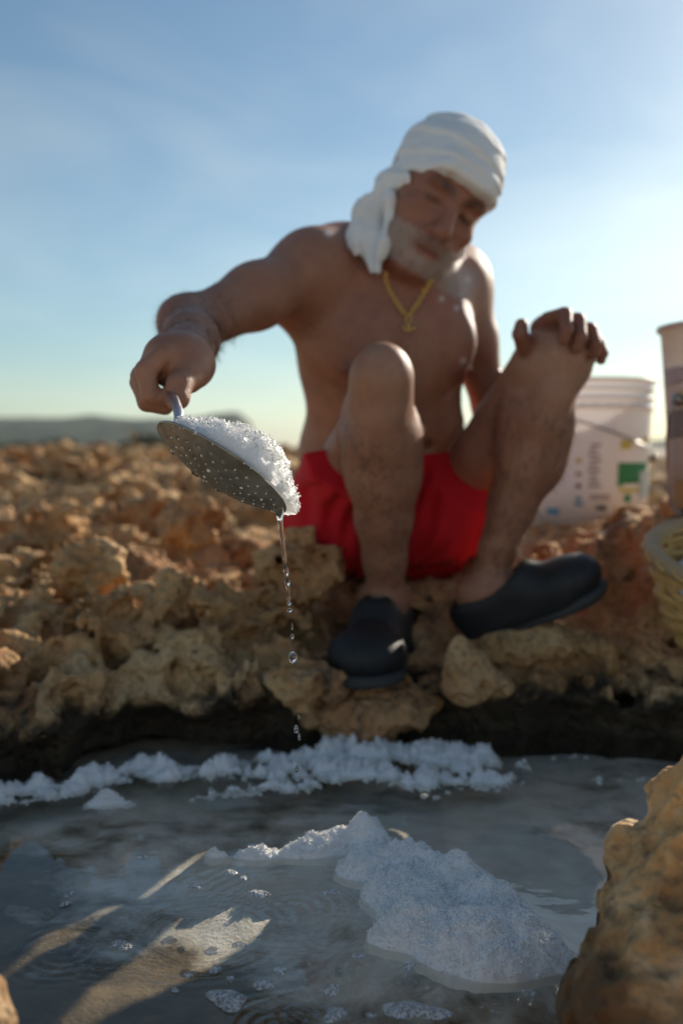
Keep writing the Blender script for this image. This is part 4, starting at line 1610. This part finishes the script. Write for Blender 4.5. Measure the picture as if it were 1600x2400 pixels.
blobs = [(500, 1998, 0.004, 0.030, 0.014), (600, 1985, 0.010, 0.045, 0.020), (720, 1965, 0.015, 0.05, 0.028), (800, 1945, 0.018, 0.045, 0.03),
         (868, 1935, 0.026, 0.034, 0.026), (876, 1918, 0.027, 0.016, 0.013), (840, 1932, 0.024, 0.016, 0.014), (930, 2050, 0.020, 0.05, 0.045), (860, 2000, 0.018, 0.05, 0.04), (980, 2080, 0.024, 0.05, 0.045), (960, 1980, 0.026, 0.05, 0.05), (1060, 2010, 0.030, 0.05, 0.05), (1150, 2070, 0.030, 0.05, 0.05),
         (1000, 2130, 0.022, 0.06, 0.045), (1110, 2150, 0.030, 0.06, 0.05), (1220, 2150, 0.026, 0.045, 0.045), (1270, 2200, 0.018, 0.04, 0.035), (930, 2170, 0.012, 0.045, 0.03), (1170, 2230, 0.016, 0.05, 0.03), (1080, 2215, 0.012, 0.05, 0.02)]


def mound_h(x, y):
    acc = np.zeros(np.shape(x))
    for px, py, ht, sx, sy in blobs:
        c = W(px, py, ht)
        acc = acc + ((ht * 1.08 + 0.045) * np.exp(-(((x - c[0]) / sx) ** 2 + ((y - c[1]) / sy) ** 2) * 0.8)) ** 5
    h = acc ** 0.2 - 0.047
    return np.where(h < -0.002, (h + 0.002) * 4.0 - 0.002, h)


mound = salt_sheet('salt_mound', np.arange(-0.20, 0.36, 0.0019), np.arange(0.72, 1.18, 0.0019), mound_h, 26000, -0.045, 21,
                   'big mound of wet white salt raked together in the pool')


def bed_h(x, y):
    acc = np.zeros(np.shape(x))
    for px, py, ht, sx, sy in blobs:
        c = W(px, py, ht)
        acc = acc + (0.05 * np.exp(-(((x - c[0]) / sx) ** 2 + ((y - c[1]) / sy) ** 2) * 0.40)) ** 5
    rise = acc ** 0.2 - 0.048 + fbm(x * 22, y * 22, 0 * x + 3, 3) * 0.005
    return np.minimum(np.maximum(-0.031 + fbm(x * 9, y * 9, 0 * x, 4) * 0.010, rise), -0.0065)


pool_floor = height_sheet('pool_bed', np.arange(-1.05, 1.06, 0.010), np.arange(0.22, 1.62, 0.010), bed_h, SILT)
tag(pool_floor, kind='structure')


def crust_h(x, y):
    t = pool_t(x, y)
    n = fbm(x * 11 + 3, y * 15, 0 * x, 4)
    w = np.interp(x, [-0.55, -0.3, -0.1, 0.1, 0.25, 0.45], [0.9, 1.15, 1.15, 1.35, 0.6, 0.35])
    band = np.exp(-((t + 0.055) / 0.045) ** 2)
    band2 = np.exp(-((t + 0.14) / 0.08) ** 2) * np.interp(x, [-0.45, -0.2, -0.05, 0.1, 0.3, 0.42], [0.3, 0.45, 0.85, 1.0, 0.7, 0.3])
    n2 = fbm(x * 45, y * 45, 0 * x + 5, 3, 0.6)
    n3 = fbm(x * 120, y * 120, 0 * x + 9, 2, 0.6)
    return -0.012 + 0.0150 * w * band * (0.88 + 0.35 * n + 0.5 * n2 + 0.2 * n3) + 0.0150 * band2 * (0.50 + 0.75 * n + 0.5 * n2 + 0.45 * n3)


crust = salt_sheet('salt_crust', np.arange(-0.62, 0.62, 0.0035), np.arange(1.0, 1.47, 0.0035), crust_h, 9000, -0.002, 31,
                   'ragged white salt crust along the foot of the dark rock bank', gsize=0.0011)
# a stray floe of salt
c0 = W(232, 1880)
floe = salt_sheet('salt_floe', np.arange(c0[0] - 0.06, c0[0] + 0.06, 0.003), np.arange(c0[1] - 0.04, c0[1] + 0.04, 0.003),
                  lambda x, y: -0.008 + 0.019 * np.exp(-(((x - c0[0]) / 0.035) ** 2 + ((y - c0[1]) / 0.016) ** 2)) * (0.9 + 0.5 * fbm(x * 40, y * 40, 0 * x, 2)),
                  900, -0.002, 41, 'small loose floe of salt near the far shore, left of the drops', gsize=0.001)

# ------------------------------------------------------------------ foam
m = Mat('foam')
vo = m.voro(420, 'F1')
m.color(m.ramp(vo, [(0.0, (0.20, 0.21, 0.21)), (0.3, (0.55, 0.56, 0.56)), (0.6, (0.80, 0.81, 0.81))]))
m.set(Roughness=0.3, Alpha=0.68)
m.bump(m.ramp(vo, [(0.0, 1.0), (0.6, 0.0)]), 1.0, 0.003)
FOAM = m.m


def foam(px, py, wx_, wy_, seed, label, group=None, turn=0.0):
    c = W(px, py, 0.0008)
    sx = wx_ / FPX * c[1] / 2
    sy = sx * wy_
    g = np.random.default_rng(seed)
    n, k = 40, 7
    ph = g.uniform(0, 6.28, 4)
    V_, F_ = [], []
    for i in range(k):
        r = 1 - (i / (k - 1)) ** 1.6
        for j in range(n):
            a = 2 * math.pi * j / n
            e = 1 + 0.20 * math.sin(2 * a + ph[0]) + 0.13 * math.sin(3 * a + ph[1]) + 0.08 * math.sin(5 * a + ph[2])
            x_, y_ = r * e * math.cos(a) * sx, r * e * math.sin(a) * sy
            x_, y_ = x_ * math.cos(turn) - y_ * math.sin(turn), x_ * math.sin(turn) + y_ * math.cos(turn)
            V_.append((x_, y_, (1 - r ** 3) * min(0.0032, sx * 0.35) + 0.0004 * math.sin(9 * x_ / sx + ph[3]) * (1 - r)))
    for i in range(k - 1):
        for j in range(n):
            q = (j + 1) % n
            F_.append((i * n + j, i * n + q, (i + 1) * n + q, (i + 1) * n + j))
    o = link(poly_mesh(V_, F_, 'foam_patch'), 'foam_patch', mat=FOAM)
    o.location = c
    tag(o, label, 'foam', group)
    return o


G_ = 'patches of foam floating on the brine'
foam(533, 2342, 92, 1.0, 1, 'largest free patch of grey foam, on the blue reflection', G_)
foam(618, 2308, 46, 1.1, 2, 'round dark-rimmed foam patch beside the largest one', G_)
foam(970, 2368, 150, 0.55, 3, 'long slab of foam at the bottom below the salt mound', G_, -0.35)
foam(785, 2378, 70, 0.7, 4, 'oblong foam patch at the bottom, beside the small bubble rings', G_, 0.5)
foam(774, 2320, 55, 0.8, 5, 'foam patch between the blue reflection and the brown bed', G_, -0.1)
foam(283, 2216, 52, 0.9, 6, 'pointed foam sliver at the edge of the sky reflection', G_)
foam(657, 2275, 34, 1.0, 7, 'foam patch in the ripples above the dark-rimmed one', G_)
foam(607, 2096, 46, 0.9, 8, 'bright foam oval in the patch of sunlight', G_)
foam(165, 2095, 28, 1.0, 9, 'upper of two pale foam ovals near the left edge', G_)
foam(154, 2118, 26, 1.0, 10, 'lower of two pale foam ovals near the left edge', G_)
foam(775, 2090, 40, 1.0, 11, 'pale foam oval left of the salt mound', G_)
foam(885, 2070, 46, 0.9, 12, 'pale foam oval touching the side of the salt mound', G_)
foam(445, 2284, 30, 1.0, 13, 'small foam patch under the wide ripple rings', G_)
foam(506, 2272, 34, 1.0, 14, 'small foam patch right of the wide ripple rings', G_)
foam(540, 2294, 24, 1.0, 15, 'tiny foam patch above the largest one', G_)
foam(410, 2320, 20, 1.0, 16, 'tiny foam patch left of the largest one', G_)
foam(958, 2262, 36, 1.0, 17, 'foam patch at the near foot of the salt mound', G_)
foam(840, 2240, 26, 1.0, 18, 'small foam patch just left of the mound foot', G_)
foam(1238, 2328, 34, 0.8, 19, 'lone foam sliver near the tall right boulder', G_)
foam(560, 2215, 32, 1.0, 20, 'faint foam patch inside the ripples', G_)
foam(495, 2230, 36, 1.0, 21, 'faint foam patch left of the ripples', G_)
foam(868, 2380, 22, 1.0, 22, 'tiny foam patch beside the long slab', G_)
foam(570, 2058, 22, 1.0, 23, 'small pale foam dot above the bright oval', G_)
foam(455, 2078, 24, 1.0, 24, 'small pale foam dot left of the sunlight patch', G_)
foam(335, 2008, 24, 1.0, 25, 'small pale foam dot over the silt far left', G_)
foam(540, 2045, 30, 1.0, 26, 'pale foam smear at the tip of the mound ridge', G_)


def bubble_cluster(px, py, rad, n, label, seed):
    c = W(px, py)
    root = empty('bubble_cluster', (float(c[0]), float(c[1]), 0.0))
    tag(root, label, 'bubbles', 'clusters of clear bubbles')
    g = np.random.default_rng(seed)
    for i in range(n):
        r = rad * (0.35 + 0.4 * g.random())
        a = g.uniform(0, 6.28)
        q = rad * 0.8 * g.random()
        o = link(mesh_from(ico3_v * np.array([r, r, r * 0.7]), ico3_f, 'bubble'), 'bubble', parent=root, mat=BUB)
        o.location = (q * math.cos(a) * 1.2, q * math.sin(a), r * 0.15)
    return root


BUB = film('bubble_film', (0.93, 0.95, 0.95), 1.45, 0.02)
bubble_cluster(112, 2147, 0.009, 7, 'cluster of clear bubbles at the edge of the sky reflection', 1)
bubble_cluster(46, 2222, 0.0045, 4, 'tiny bubbles near the left frame edge', 2)
bubble_cluster(1162, 2384, 0.005, 2, 'glinting bubble on the brown water at the bottom', 3)
bubble_cluster(960, 2300, 0.008, 6, 'bubbles inside ripple rings below the mound', 4)
bubble_cluster(792, 2278, 0.006, 4, 'bubbles inside ripple rings left of the mound', 5)

# ------------------------------------------------------------------ boulders and loose stones
def stone(name, centre, rad, seed, label, cat='rock', cell=0.006, rough=0.18, pits=60, pit_r=(0.004, 0.014), group=None, mat=None, shape=None):
    centre, rad = np.asarray(centre, float), np.asarray(rad, float)
    G = Field(tuple(grid_axis((centre[i] - rad[i] * 1.35, centre[i] + rad[i] * 1.35, cell)) for i in range(3)))
    if shape is None:
        G.ell(centre, rad, k=0.02)
    else:
        shape(G)
    x, y, z = np.meshgrid(*G.ax, indexing='ij')
    s = 1.0 / rad.mean()
    G.F -= (fbm(x * s * 1.6 + seed, y * s * 1.6, z * s * 1.6, 3) * rad.mean() * rough + fbm(x * 60 + seed, y * 60, z * 60, 3, 0.6) * rad.mean() * rough * 0.16).astype(np.float32)
    g = np.random.default_rng(seed)
    v, q = G.mesh()
    for i in range(pits):
        c = v[g.integers(len(v))]
        r = g.uniform(*pit_r)
        G.ell(c, (r, r, r * 1.2), k=0.003, op='sub')
    v, q = G.mesh()
    o = link(mesh_from(v - centre, q, name), name, mat=mat or ROCK_DRY)
    o.location = centre
    return tag(o, label, cat, group)


def big_shape(G):
    G.cone(P(1780, 2045, 0.70), P(1720, 2600, 0.66), 0.075, 0.10, k=0.03)
    G.cone(P(1665, 1935, 0.70), P(1640, 2150, 0.70), 0.030, 0.055, k=0.04)
    G.cone(P(1620, 2130, 0.69), P(1530, 2420, 0.64), 0.045, 0.042, k=0.04)
    G.cone(P(1530, 2420, 0.64), P(1540, 2700, 0.60), 0.042, 0.06, k=0.04)


bc = (P(1690, 2330, 0.68) + np.array([0.02, 0.0, 0]))
m2 = Mat('pale_limestone')
n1_ = m2.noise(14, 6, 0.62, dist=0.4)
n2_ = m2.noise(60, 5, 0.65)
c = m2.ramp(n1_, [(0.3, (0.44, 0.20, 0.075)), (0.5, (0.66, 0.39, 0.17)), (0.68, (0.76, 0.57, 0.36))])
c = m2.mix(m2.math('MULTIPLY', m2.ramp(n2_, [(0.55, 0.0), (0.66, 1.0)]), 0.7), c, (0.17, 0.13, 0.095))
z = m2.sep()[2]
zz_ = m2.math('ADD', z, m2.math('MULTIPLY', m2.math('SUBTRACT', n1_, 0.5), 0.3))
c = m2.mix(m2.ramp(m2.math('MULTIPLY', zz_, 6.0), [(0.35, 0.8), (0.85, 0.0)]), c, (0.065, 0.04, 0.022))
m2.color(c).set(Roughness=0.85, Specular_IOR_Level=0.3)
q_ = m2.bump(m2.ramp(m2.voro(130, 'SMOOTH_F1'), [(0.0, 0.0), (0.5, 1.0)]), 0.6, 0.005)
m2.bump(m2.noise(320, 4), 0.5, 0.002, q_)
PALE = m2.m
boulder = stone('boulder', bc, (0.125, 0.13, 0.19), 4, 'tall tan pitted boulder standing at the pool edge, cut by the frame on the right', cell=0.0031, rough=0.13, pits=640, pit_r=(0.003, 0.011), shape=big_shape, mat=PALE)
stone('boulder', P(-45, 2440, 0.60), (0.024, 0.024, 0.045), 9, 'rounded tan stone just entering the bottom left corner', cell=0.003, rough=0.12, pits=6, pit_r=(0.002, 0.004), mat=PALE)


def shard(G):
    G.cone(P(1075, 1510, 1.40), P(1085, 1600, 1.41), 0.008, 0.034, k=0.02)
    G.cone(P(1085, 1560, 1.41), P(1170, 1605, 1.42), 0.022, 0.018, k=0.03)


stone('stone', P(1105, 1570, 1.41), (0.075, 0.05, 0.065), 12, 'pointed pale rock shard sticking up in front of the side-on clog', cell=0.004, rough=0.10, pits=8, shape=shard)
stone('stone', P(700, 1600, 1.39), (0.05, 0.04, 0.03), 14, 'block of pale rock at the lip of the bank left of the clog', cell=0.004, rough=0.42, pits=24)
stone('stone', P(785, 1605, 1.39), (0.026, 0.026, 0.024), 15, 'fist sized knob of rock right below the front clog', cell=0.0035, rough=0.25, pits=6)
stone('stone', P(700, 1325, 1.56), (0.055, 0.05, 0.05), 16, 'jagged rock lump under the left edge of the red shorts', cell=0.005, rough=0.5, pits=36)
stone('stone', P(205, 1330, 1.62), (0.055, 0.05, 0.05), 17, 'rounded sunlit rock knob on the left bank', cell=0.005, rough=0.5, pits=40)
stone('stone', P(405, 1395, 1.52), (0.028, 0.03, 0.045), 18, 'upright rock knob in the middle of the left bank', cell=0.004, rough=0.25, pits=12)
stone('stone', P(450, 1225, 1.95), (0.065, 0.05, 0.055), 19, 'slanting orange rock below the skimmer', cell=0.006, rough=0.35, pits=16)

stone('stone', P(862, 1655, 1.47), (0.10, 0.085, 0.045), 27, 'flat lip of rock that the front clog stands on', cell=0.005, rough=0.3, pits=40)
stone('stone', P(1262, 1512, 1.54), (0.125, 0.07, 0.05), 23, 'low orange rock ledge under the side-on clog', cell=0.005, rough=0.3, pits=40)

# ------------------------------------------------------------------ buckets
def bucket(name, base, r0, r1, h, label, mat, ribs=(0.80, 0.86, 0.92)):
    root = empty(name, base)
    tag(root, label, 'bucket', 'plastic buckets behind the man')
    t = 0.0022
    prof = [(0.0, 0.004), (r0 - 0.004, 0.004), (r0, 0.0), (r0 + 0.002, 0.01)]
    prof = [(0.001, 0.003), (r0 - 0.006, 0.003), (r0, 0.0), (r0 + (r1 - r0) * 0.3, h * 0.3), (r0 + (r1 - r0) * 0.78, h * 0.78)]
    rr_ = r0 + (r1 - r0) * 0.8
    for z0 in ribs:
        prof += [(rr_, h * z0), (rr_ + 0.006, h * z0 + 0.001), (rr_ + 0.006, h * z0 + 0.006), (rr_ + 0.001, h * z0 + 0.008)]
    prof += [(r1, h * 0.975), (r1 + 0.007, h * 0.98), (r1 + 0.007, h), (r1 - t, h), (r1 - t - 0.002, h * 0.9), (r0 + (r1 - r0) * 0.3 - t, h * 0.3), (r0 - t, 0.008), (0.001, 0.007)]
    V_, F_ = lathe(prof, 72)
    o = link(poly_mesh(V_, F_, 'shell'), 'shell', parent=root, mat=mat)
    return root


m = Mat('white_bucket_plastic')
m.color(m.mix(m.noise(9, 4), (0.80, 0.79, 0.78), (0.87, 0.86, 0.85)))
m.set(Roughness=0.4, Subsurface_Weight=0.3, Subsurface_Scale=0.02)
PLAST = m.m
m = Mat('beige_bucket_plastic')
m.color(m.mix(m.noise(12, 4), (0.40, 0.39, 0.36), (0.52, 0.51, 0.47)))
m.set(Roughness=0.45, Subsurface_Weight=0.15, Subsurface_Scale=0.02)
PLAST2 = m.m
WIRE = simple('galvanised_wire', (0.30, 0.28, 0.26), 0.3, 0.1, 90, metal=1.0)


def decal(root, r0, r1, h, a0, a1, z0, z1, mat, name='print', bulge=None, lift=0.0012):
    n_, k_ = 14, 8
    V_, F_ = [], []
    for i in range(k_):
        z = z0 + (z1 - z0) * i / (k_ - 1)
        r = r0 + (r1 - r0) * z / h + lift
        for j in range(n_):
            w = j / (n_ - 1)
            zz = z
            if bulge and i == 0:
                zz = z + bulge * math.sin(w * math.pi)
            a = math.radians(a0 + (a1 - a0) * w - 14)
            V_.append((r * math.sin(a), -r * math.cos(a), zz))
    for i in range(k_ - 1):
        for j in range(n_ - 1):
            F_.append((i * n_ + j, i * n_ + j + 1, (i + 1) * n_ + j + 1, (i + 1) * n_ + j))
    o = link(poly_mesh(V_, F_, name), name, parent=root, mat=mat)
    return o


def ink(n, c): return simple(n, c, 0.5, 0.08, 40)


INK_G, INK_B, INK_Y, INK_T, INK_L, INK_D = ink('green_ink', (0.02, 0.22, 0.085)), ink('blue_ink', (0.05, 0.28, 0.45)), ink('yellow_ink', (0.55, 0.48, 0.10)), ink('grey_ink', (0.30, 0.27, 0.27)), ink('pale_ink', (0.48, 0.56, 0.58)), ink('dark_ink', (0.10, 0.10, 0.11))
bb = W(1375, 1238, 0.235)
b_base = np.array([P(1375, 1238, 2.36)[0], 2.36, 0.0])
b_base[2] = P(1375, 1236, 2.36)[2]
B0, B1, BH = 0.132, 0.145, 0.345
b1 = bucket('bucket', b_base, B0, B1, BH, 'white plastic bucket with green print and hanging wire handle behind the knee', PLAST)
decal(b1, B0, B1, BH, 28, 70, 0.10, 0.155, INK_G, bulge=0.012)
decal(b1, B0, B1, BH, 55, 78, 0.075, 0.135, INK_L, lift=0.0022)
decal(b1, B0, B1, BH, 30, 58, 0.088, 0.098, INK_Y)
decal(b1, B0, B1, BH, 36, 44, 0.066, 0.084, INK_G)
decal(b1, B0, B1, BH, 26, 60, 0.046, 0.054, INK_Y)
decal(b1, B0, B1, BH, 30, 42, 0.185, 0.205, INK_Y)
decal(b1, B0, B1, BH, 58, 72, 0.20, 0.212, INK_Y)
decal(b1, B0, B1, BH, -42, -28, 0.036, 0.050, INK_B)
decal(b1, B0, B1, BH, -12, -4, 0.058, 0.066, INK_B)
for i in range(9):                             # small lines of type too far to read
    decal(b1, B0, B1, BH, 0 + (i % 3), 12 - (i * 7 % 5), 0.100 + i * 0.0115, 0.1055 + i * 0.0115, INK_T, 'text_line')
for i, z in enumerate((0.072, 0.079)):
    decal(b1, B0, B1, BH, 2, 21, z, z + 0.004, INK_T, 'text_line')
decal(b1, B0, B1, BH, 8, 18, 0.048, 0.060, INK_D, 'text_line')
for i, z in enumerate((0.155, 0.125, 0.098, 0.07)):
    decal(b1, B0, B1, BH, -11, -6, z, z + 0.009, (INK_Y, INK_T, INK_D, INK_B)[i], 'symbol')
decal(b1, B0, B1, BH, -75, 75, 0.283, 0.286, INK_T, 'moulding_line')
# wire handle fallen forward across the front, with its two ears
def ear(root, a, z, r):
    c_ = (r * math.sin(math.radians(a)), -r * math.cos(math.radians(a)), z)
    v_, f_ = tube([np.array(c_) * np.array([0.98, 0.98, 1]), np.array(c_) * np.array([1.07, 1.07, 1])], 0.010, 12)
    return link(poly_mesh(v_, f_, 'ear'), 'ear', parent=root, mat=WIRE)
ear(b1, 68, 0.165, 0.142)
ear(b1, -112, 0.275, 0.146)
ha = np.linspace(-112, 68, 30)
hz = np.interp(ha, [-112, -74, -24, 26, 68], [0.275, 0.268, 0.250, 0.205, 0.165])
v_, f_ = tube([(0.153 * math.sin(math.radians(a)), -0.153 * math.cos(math.radians(a)), z) for a, z in zip(ha, hz)], 0.0024, 8)
link(poly_mesh(v_, f_, 'wire_handle'), 'wire_handle', parent=b1, mat=WIRE)

b2_base = np.array([0.695, 1.72, P(1722, 1212, 1.72)[2]])
b2 = bucket('bucket', b2_base, 0.118, 0.143, 0.328, 'grimy beige plastic bucket with faded print cut by the right frame edge', PLAST2, ribs=())
H2 = 0.328
decal(b2, 0.118, 0.143, H2, -85, 30, 0.2232, 0.2556, ink('faded_violet', (0.36, 0.36, 0.38)), bulge=0.01)
decal(b2, 0.118, 0.143, H2, -60, 30, 0.1891, 0.2147, ink('faded_lime', (0.50, 0.46, 0.22)))
decal(b2, 0.118, 0.143, H2, -80, 30, 0.1321, 0.1832, ink('slate_ink', (0.20, 0.21, 0.21)), bulge=0.012)
decal(b2, 0.118, 0.143, H2, -52, -20, 0.2599, 0.2709, INK_Y)
decal(b2, 0.118, 0.143, H2, -70, 30, 0.0170, 0.0639, ink('ochre_stain', (0.40, 0.28, 0.12)))
ear(b2, -72, 0.200, 0.135)
pts_ = [(-72, 0.200, 0.145), (-78, 0.17, 0.146), (-82, 0.128, 0.143), (-84, 0.077, 0.138), (-84, 0.026, 0.133), (-70, 0.005, 0.132)]
v_, f_ = tube([(r * math.sin(math.radians(a)), -r * math.cos(math.radians(a)), z) for a, z, r in pts_], 0.0028, 8)
link(poly_mesh(v_, f_, 'wire_handle'), 'wire_handle', parent=b2, mat=WIRE)

# ------------------------------------------------------------------ cane basket with salt, at the right edge
CANE = simple('peeled_cane', (0.62, 0.38, 0.13), 0.5, 0.3, 45, bump=0.4, bscale=300)
CANE_L = simple('bleached_cane', (0.44, 0.31, 0.17), 0.55, 0.25, 45, bump=0.4, bscale=300)
bk_c = P(1785, 1310, 1.42)
basket = empty('basket', bk_c + np.array([0, 0, -0.14]))
tag(basket, 'round cane basket holding salt, cut by the right frame edge', 'basket')
tilt = np.array(Matrix.Rotation(R(16), 3, Vector((1, 0.1, 0)).normalized())) @ np.eye(3)      # leaning towards the pool
def BK(a, r, z):
    return tilt @ np.array([r * math.cos(a), r * math.sin(a), z]) + np.array([0, 0, 0.14])
RB = 0.152
def bk_r(z): return np.interp(z, [-0.15, -0.11, -0.05, 0.0], [0.085, 0.115, 0.14, 0.150])
v_, f_ = tube([BK(a, RB, 0.0) for a in np.linspace(0, 2 * math.pi, 90, endpoint=False)], 0.0125, 10, closed=True)
link(poly_mesh(v_, f_, 'rim'), 'rim', parent=basket, mat=CANE_L)
for i in range(26):                                        # lashings round the rim
    a = 2 * math.pi * i / 26
    c_ = BK(a, RB, 0)
    t_ = BK(a + 0.05, RB, 0.006) - BK(a, RB, 0)
    t_ /= np.linalg.norm(t_)
    n1v = np.cross(t_, tilt[:, 2])
    n1v /= np.linalg.norm(n1v)
    n2v = np.cross(t_, n1v)
    loop = [c_ + 0.0138 * (math.cos(q) * n1v + math.sin(q) * n2v) + t_ * 0.010 * math.sin(q) for q in np.linspace(0, 2 * math.pi, 12, endpoint=False)]
    v_, f_ = tube(loop, 0.0026, 6, closed=True)
    link(poly_mesh(v_, f_, 'lashing'), 'lashing', parent=basket, mat=CANE)
for k in range(11):                                        # woven rods, each going in and out of the staves, slightly spiralling
    z0 = -0.012 - k * 0.0128
    pts_ = []
    for a in np.linspace(0, 2 * math.pi, 132, endpoint=False):
        w = math.sin(a * 11 + k * math.pi)
        zz = z0 + 0.004 * math.sin(a * 2 + k)
        pts_.append(BK(a, bk_r(zz) + 0.0045 * w, zz))
    v_, f_ = tube(pts_, 0.0056, 8, closed=True)
    link(poly_mesh(v_, f_, 'woven_rod'), 'woven_rod', parent=basket, mat=CANE)
for i in range(22):
    a = 2 * math.pi * i / 22
    v_, f_ = tube([BK(a + 0.3 * (z / -0.15), float(bk_r(z)), z) for z in np.linspace(-0.15, 0.0, 9)], 0.0046, 7)
    link(poly_mesh(v_, f_, 'stave'), 'stave', parent=basket, mat=CANE)
v_, f_ = lathe([(0.001, 0.0), (0.05, 0.001), (0.088, 0.004)], 28)
v_ = [tuple(tilt @ np.array(q) + tilt @ np.array([0, 0, -0.15]) + np.array([0, 0, 0.14])) for q in v_]
link(poly_mesh(v_, f_, 'base'), 'base', parent=basket, mat=CANE)
# salt in the basket
nr, na = 34, 90
Rg, Ag = np.meshgrid(np.linspace(0, 1, nr), np.linspace(0, 2 * math.pi, na, endpoint=False), indexing='ij')
bx_, by_ = Rg * 0.126 * np.cos(Ag), Rg * 0.126 * np.sin(Ag)
bz_ = -0.045 + 0.02 * (1 - Rg ** 2) + fbm(bx_ * 60, by_ * 60, 0 * bx_, 3) * 0.004
pp_ = np.stack([bx_, by_, bz_], -1).reshape(-1, 3) @ tilt.T + bk_c
idg = np.arange(nr * na).reshape(nr, na)
qd = np.stack([idg[:-1], idg[1:], np.roll(idg, -1, 1)[1:], np.roll(idg, -1, 1)[:-1]], -1).reshape(-1, 4)
o = link(mesh_from(pp_, qd, 'basket_salt', smooth=False), 'basket_salt', mat=SALT)
tag(o, 'white salt lying inside the cane basket', 'salt')

# ------------------------------------------------------------------ low scrub along the far edge of the shelf
LEAF = Mat('scrub_leaf')
LEAF.color(LEAF.mix(LEAF.noise(3, 3), (0.035, 0.04, 0.018), (0.085, 0.075, 0.035))).set(Roughness=0.7)
TWIG = simple('twig', (0.10, 0.065, 0.04), 0.9)


def shrub(px, py, d, w, h, seed, label, leaf=None):
    g = np.random.default_rng(seed)
    base = P(px, py, d)
    root = empty('shrub', base)
    tag(root, label, 'shrub', 'low shrubs on the far edge of the rocks')
    parts = []
    for i in range(9):
        a = g.uniform(0, 6.28)
        parts.append(tube([(0, 0, -0.3), (math.cos(a) * w * 0.15, math.sin(a) * w * 0.15, h * 0.3), (math.cos(a) * w * 0.38, math.sin(a) * w * 0.38, h * g.uniform(0.5, 0.9))], [0.03 * h, 0.02 * h, 0.006 * h], 5))
    v, f = join(parts)
    link(poly_mesh(v, f, 'stems'), 'stems', parent=root, mat=TWIG)
    n = 1500
    cc = g.normal(size=(14, 3)) * np.array([w * 0.22, w * 0.22, h * 0.18]) + np.array([0, 0, h * 0.52])
    c = cc[g.integers(14, size=n)] + g.normal(size=(n, 3)) * np.array([w * 0.09, w * 0.09, h * 0.11])
    c[:, 2] = np.abs(c[:, 2])
    a = g.normal(size=(n, 3))
    a /= np.linalg.norm(a, axis=1)[:, None]
    b = np.cross(a, g.normal(size=(n, 3)))
    b /= np.linalg.norm(b, axis=1)[:, None]
    s = h * 0.07
    vv = np.stack([c - a * s, c + b * s * 0.5, c + a * s, c - b * s * 0.5], 1).reshape(-1, 3)
    ff = np.arange(4 * n).reshape(n, 4)
    link(mesh_from(vv, ff, 'foliage', smooth=False), 'foliage', parent=root, mat=leaf or LEAF.m)
    return root


RUST = Mat('rusty_leaf')
RUST.color(RUST.mix(RUST.noise(3, 3), (0.22, 0.055, 0.035), (0.30, 0.10, 0.06))).set(Roughness=0.7)
shrub(40, 1075, 21, 1.3, 0.42, 1, 'low dark shrub at the left frame edge of the skyline')
shrub(150, 1075, 20, 0.9, 0.36, 2, 'brown shrub between the dark one and the reddish one')
shrub(235, 1085, 17, 0.62, 0.36, 3, 'reddish shrub on the skyline left of the skimmer', RUST.m)
shrub(335, 1085, 18, 1.25, 0.60, 4, 'tallest dark shrub just left of the skimmer')
shrub(430, 1085, 22, 1.2, 0.42, 5, 'dark shrub partly hidden by the skimmer')
shrub(575, 1085, 23, 1.2, 0.40, 6, 'low shrub seen between the skimmer and the man')
# ------------------------------------------------------------------ sea air between here and the hills
hz_me = bpy.data.meshes.new('haze')
bmh = bmesh.new()
bmesh.ops.create_cube(bmh, size=1.0)
for v in bmh.verts:
    v.co = ((-7000 if v.co.x < 0 else 7000), (-3500 if v.co.y < 0 else 15000), (-60 if v.co.z < 0 else 260))
bmh.to_mesh(hz_me)
bmh.free()
hm = bpy.data.materials.new('sea_air')
hm.use_nodes = True
hm.node_tree.nodes.clear()
ho = hm.node_tree.nodes.new('ShaderNodeOutputMaterial')
hv = hm.node_tree.nodes.new('ShaderNodeVolumePrincipled')
hv.inputs['Color'].default_value = (0.62, 0.80, 1.0, 1)
hv.inputs['Density'].default_value = 0.000025
hm.node_tree.links.new(hv.outputs[0], ho.inputs['Volume'])
haze = link(hz_me, 'haze', mat=hm)
tag(haze, kind='stuff')
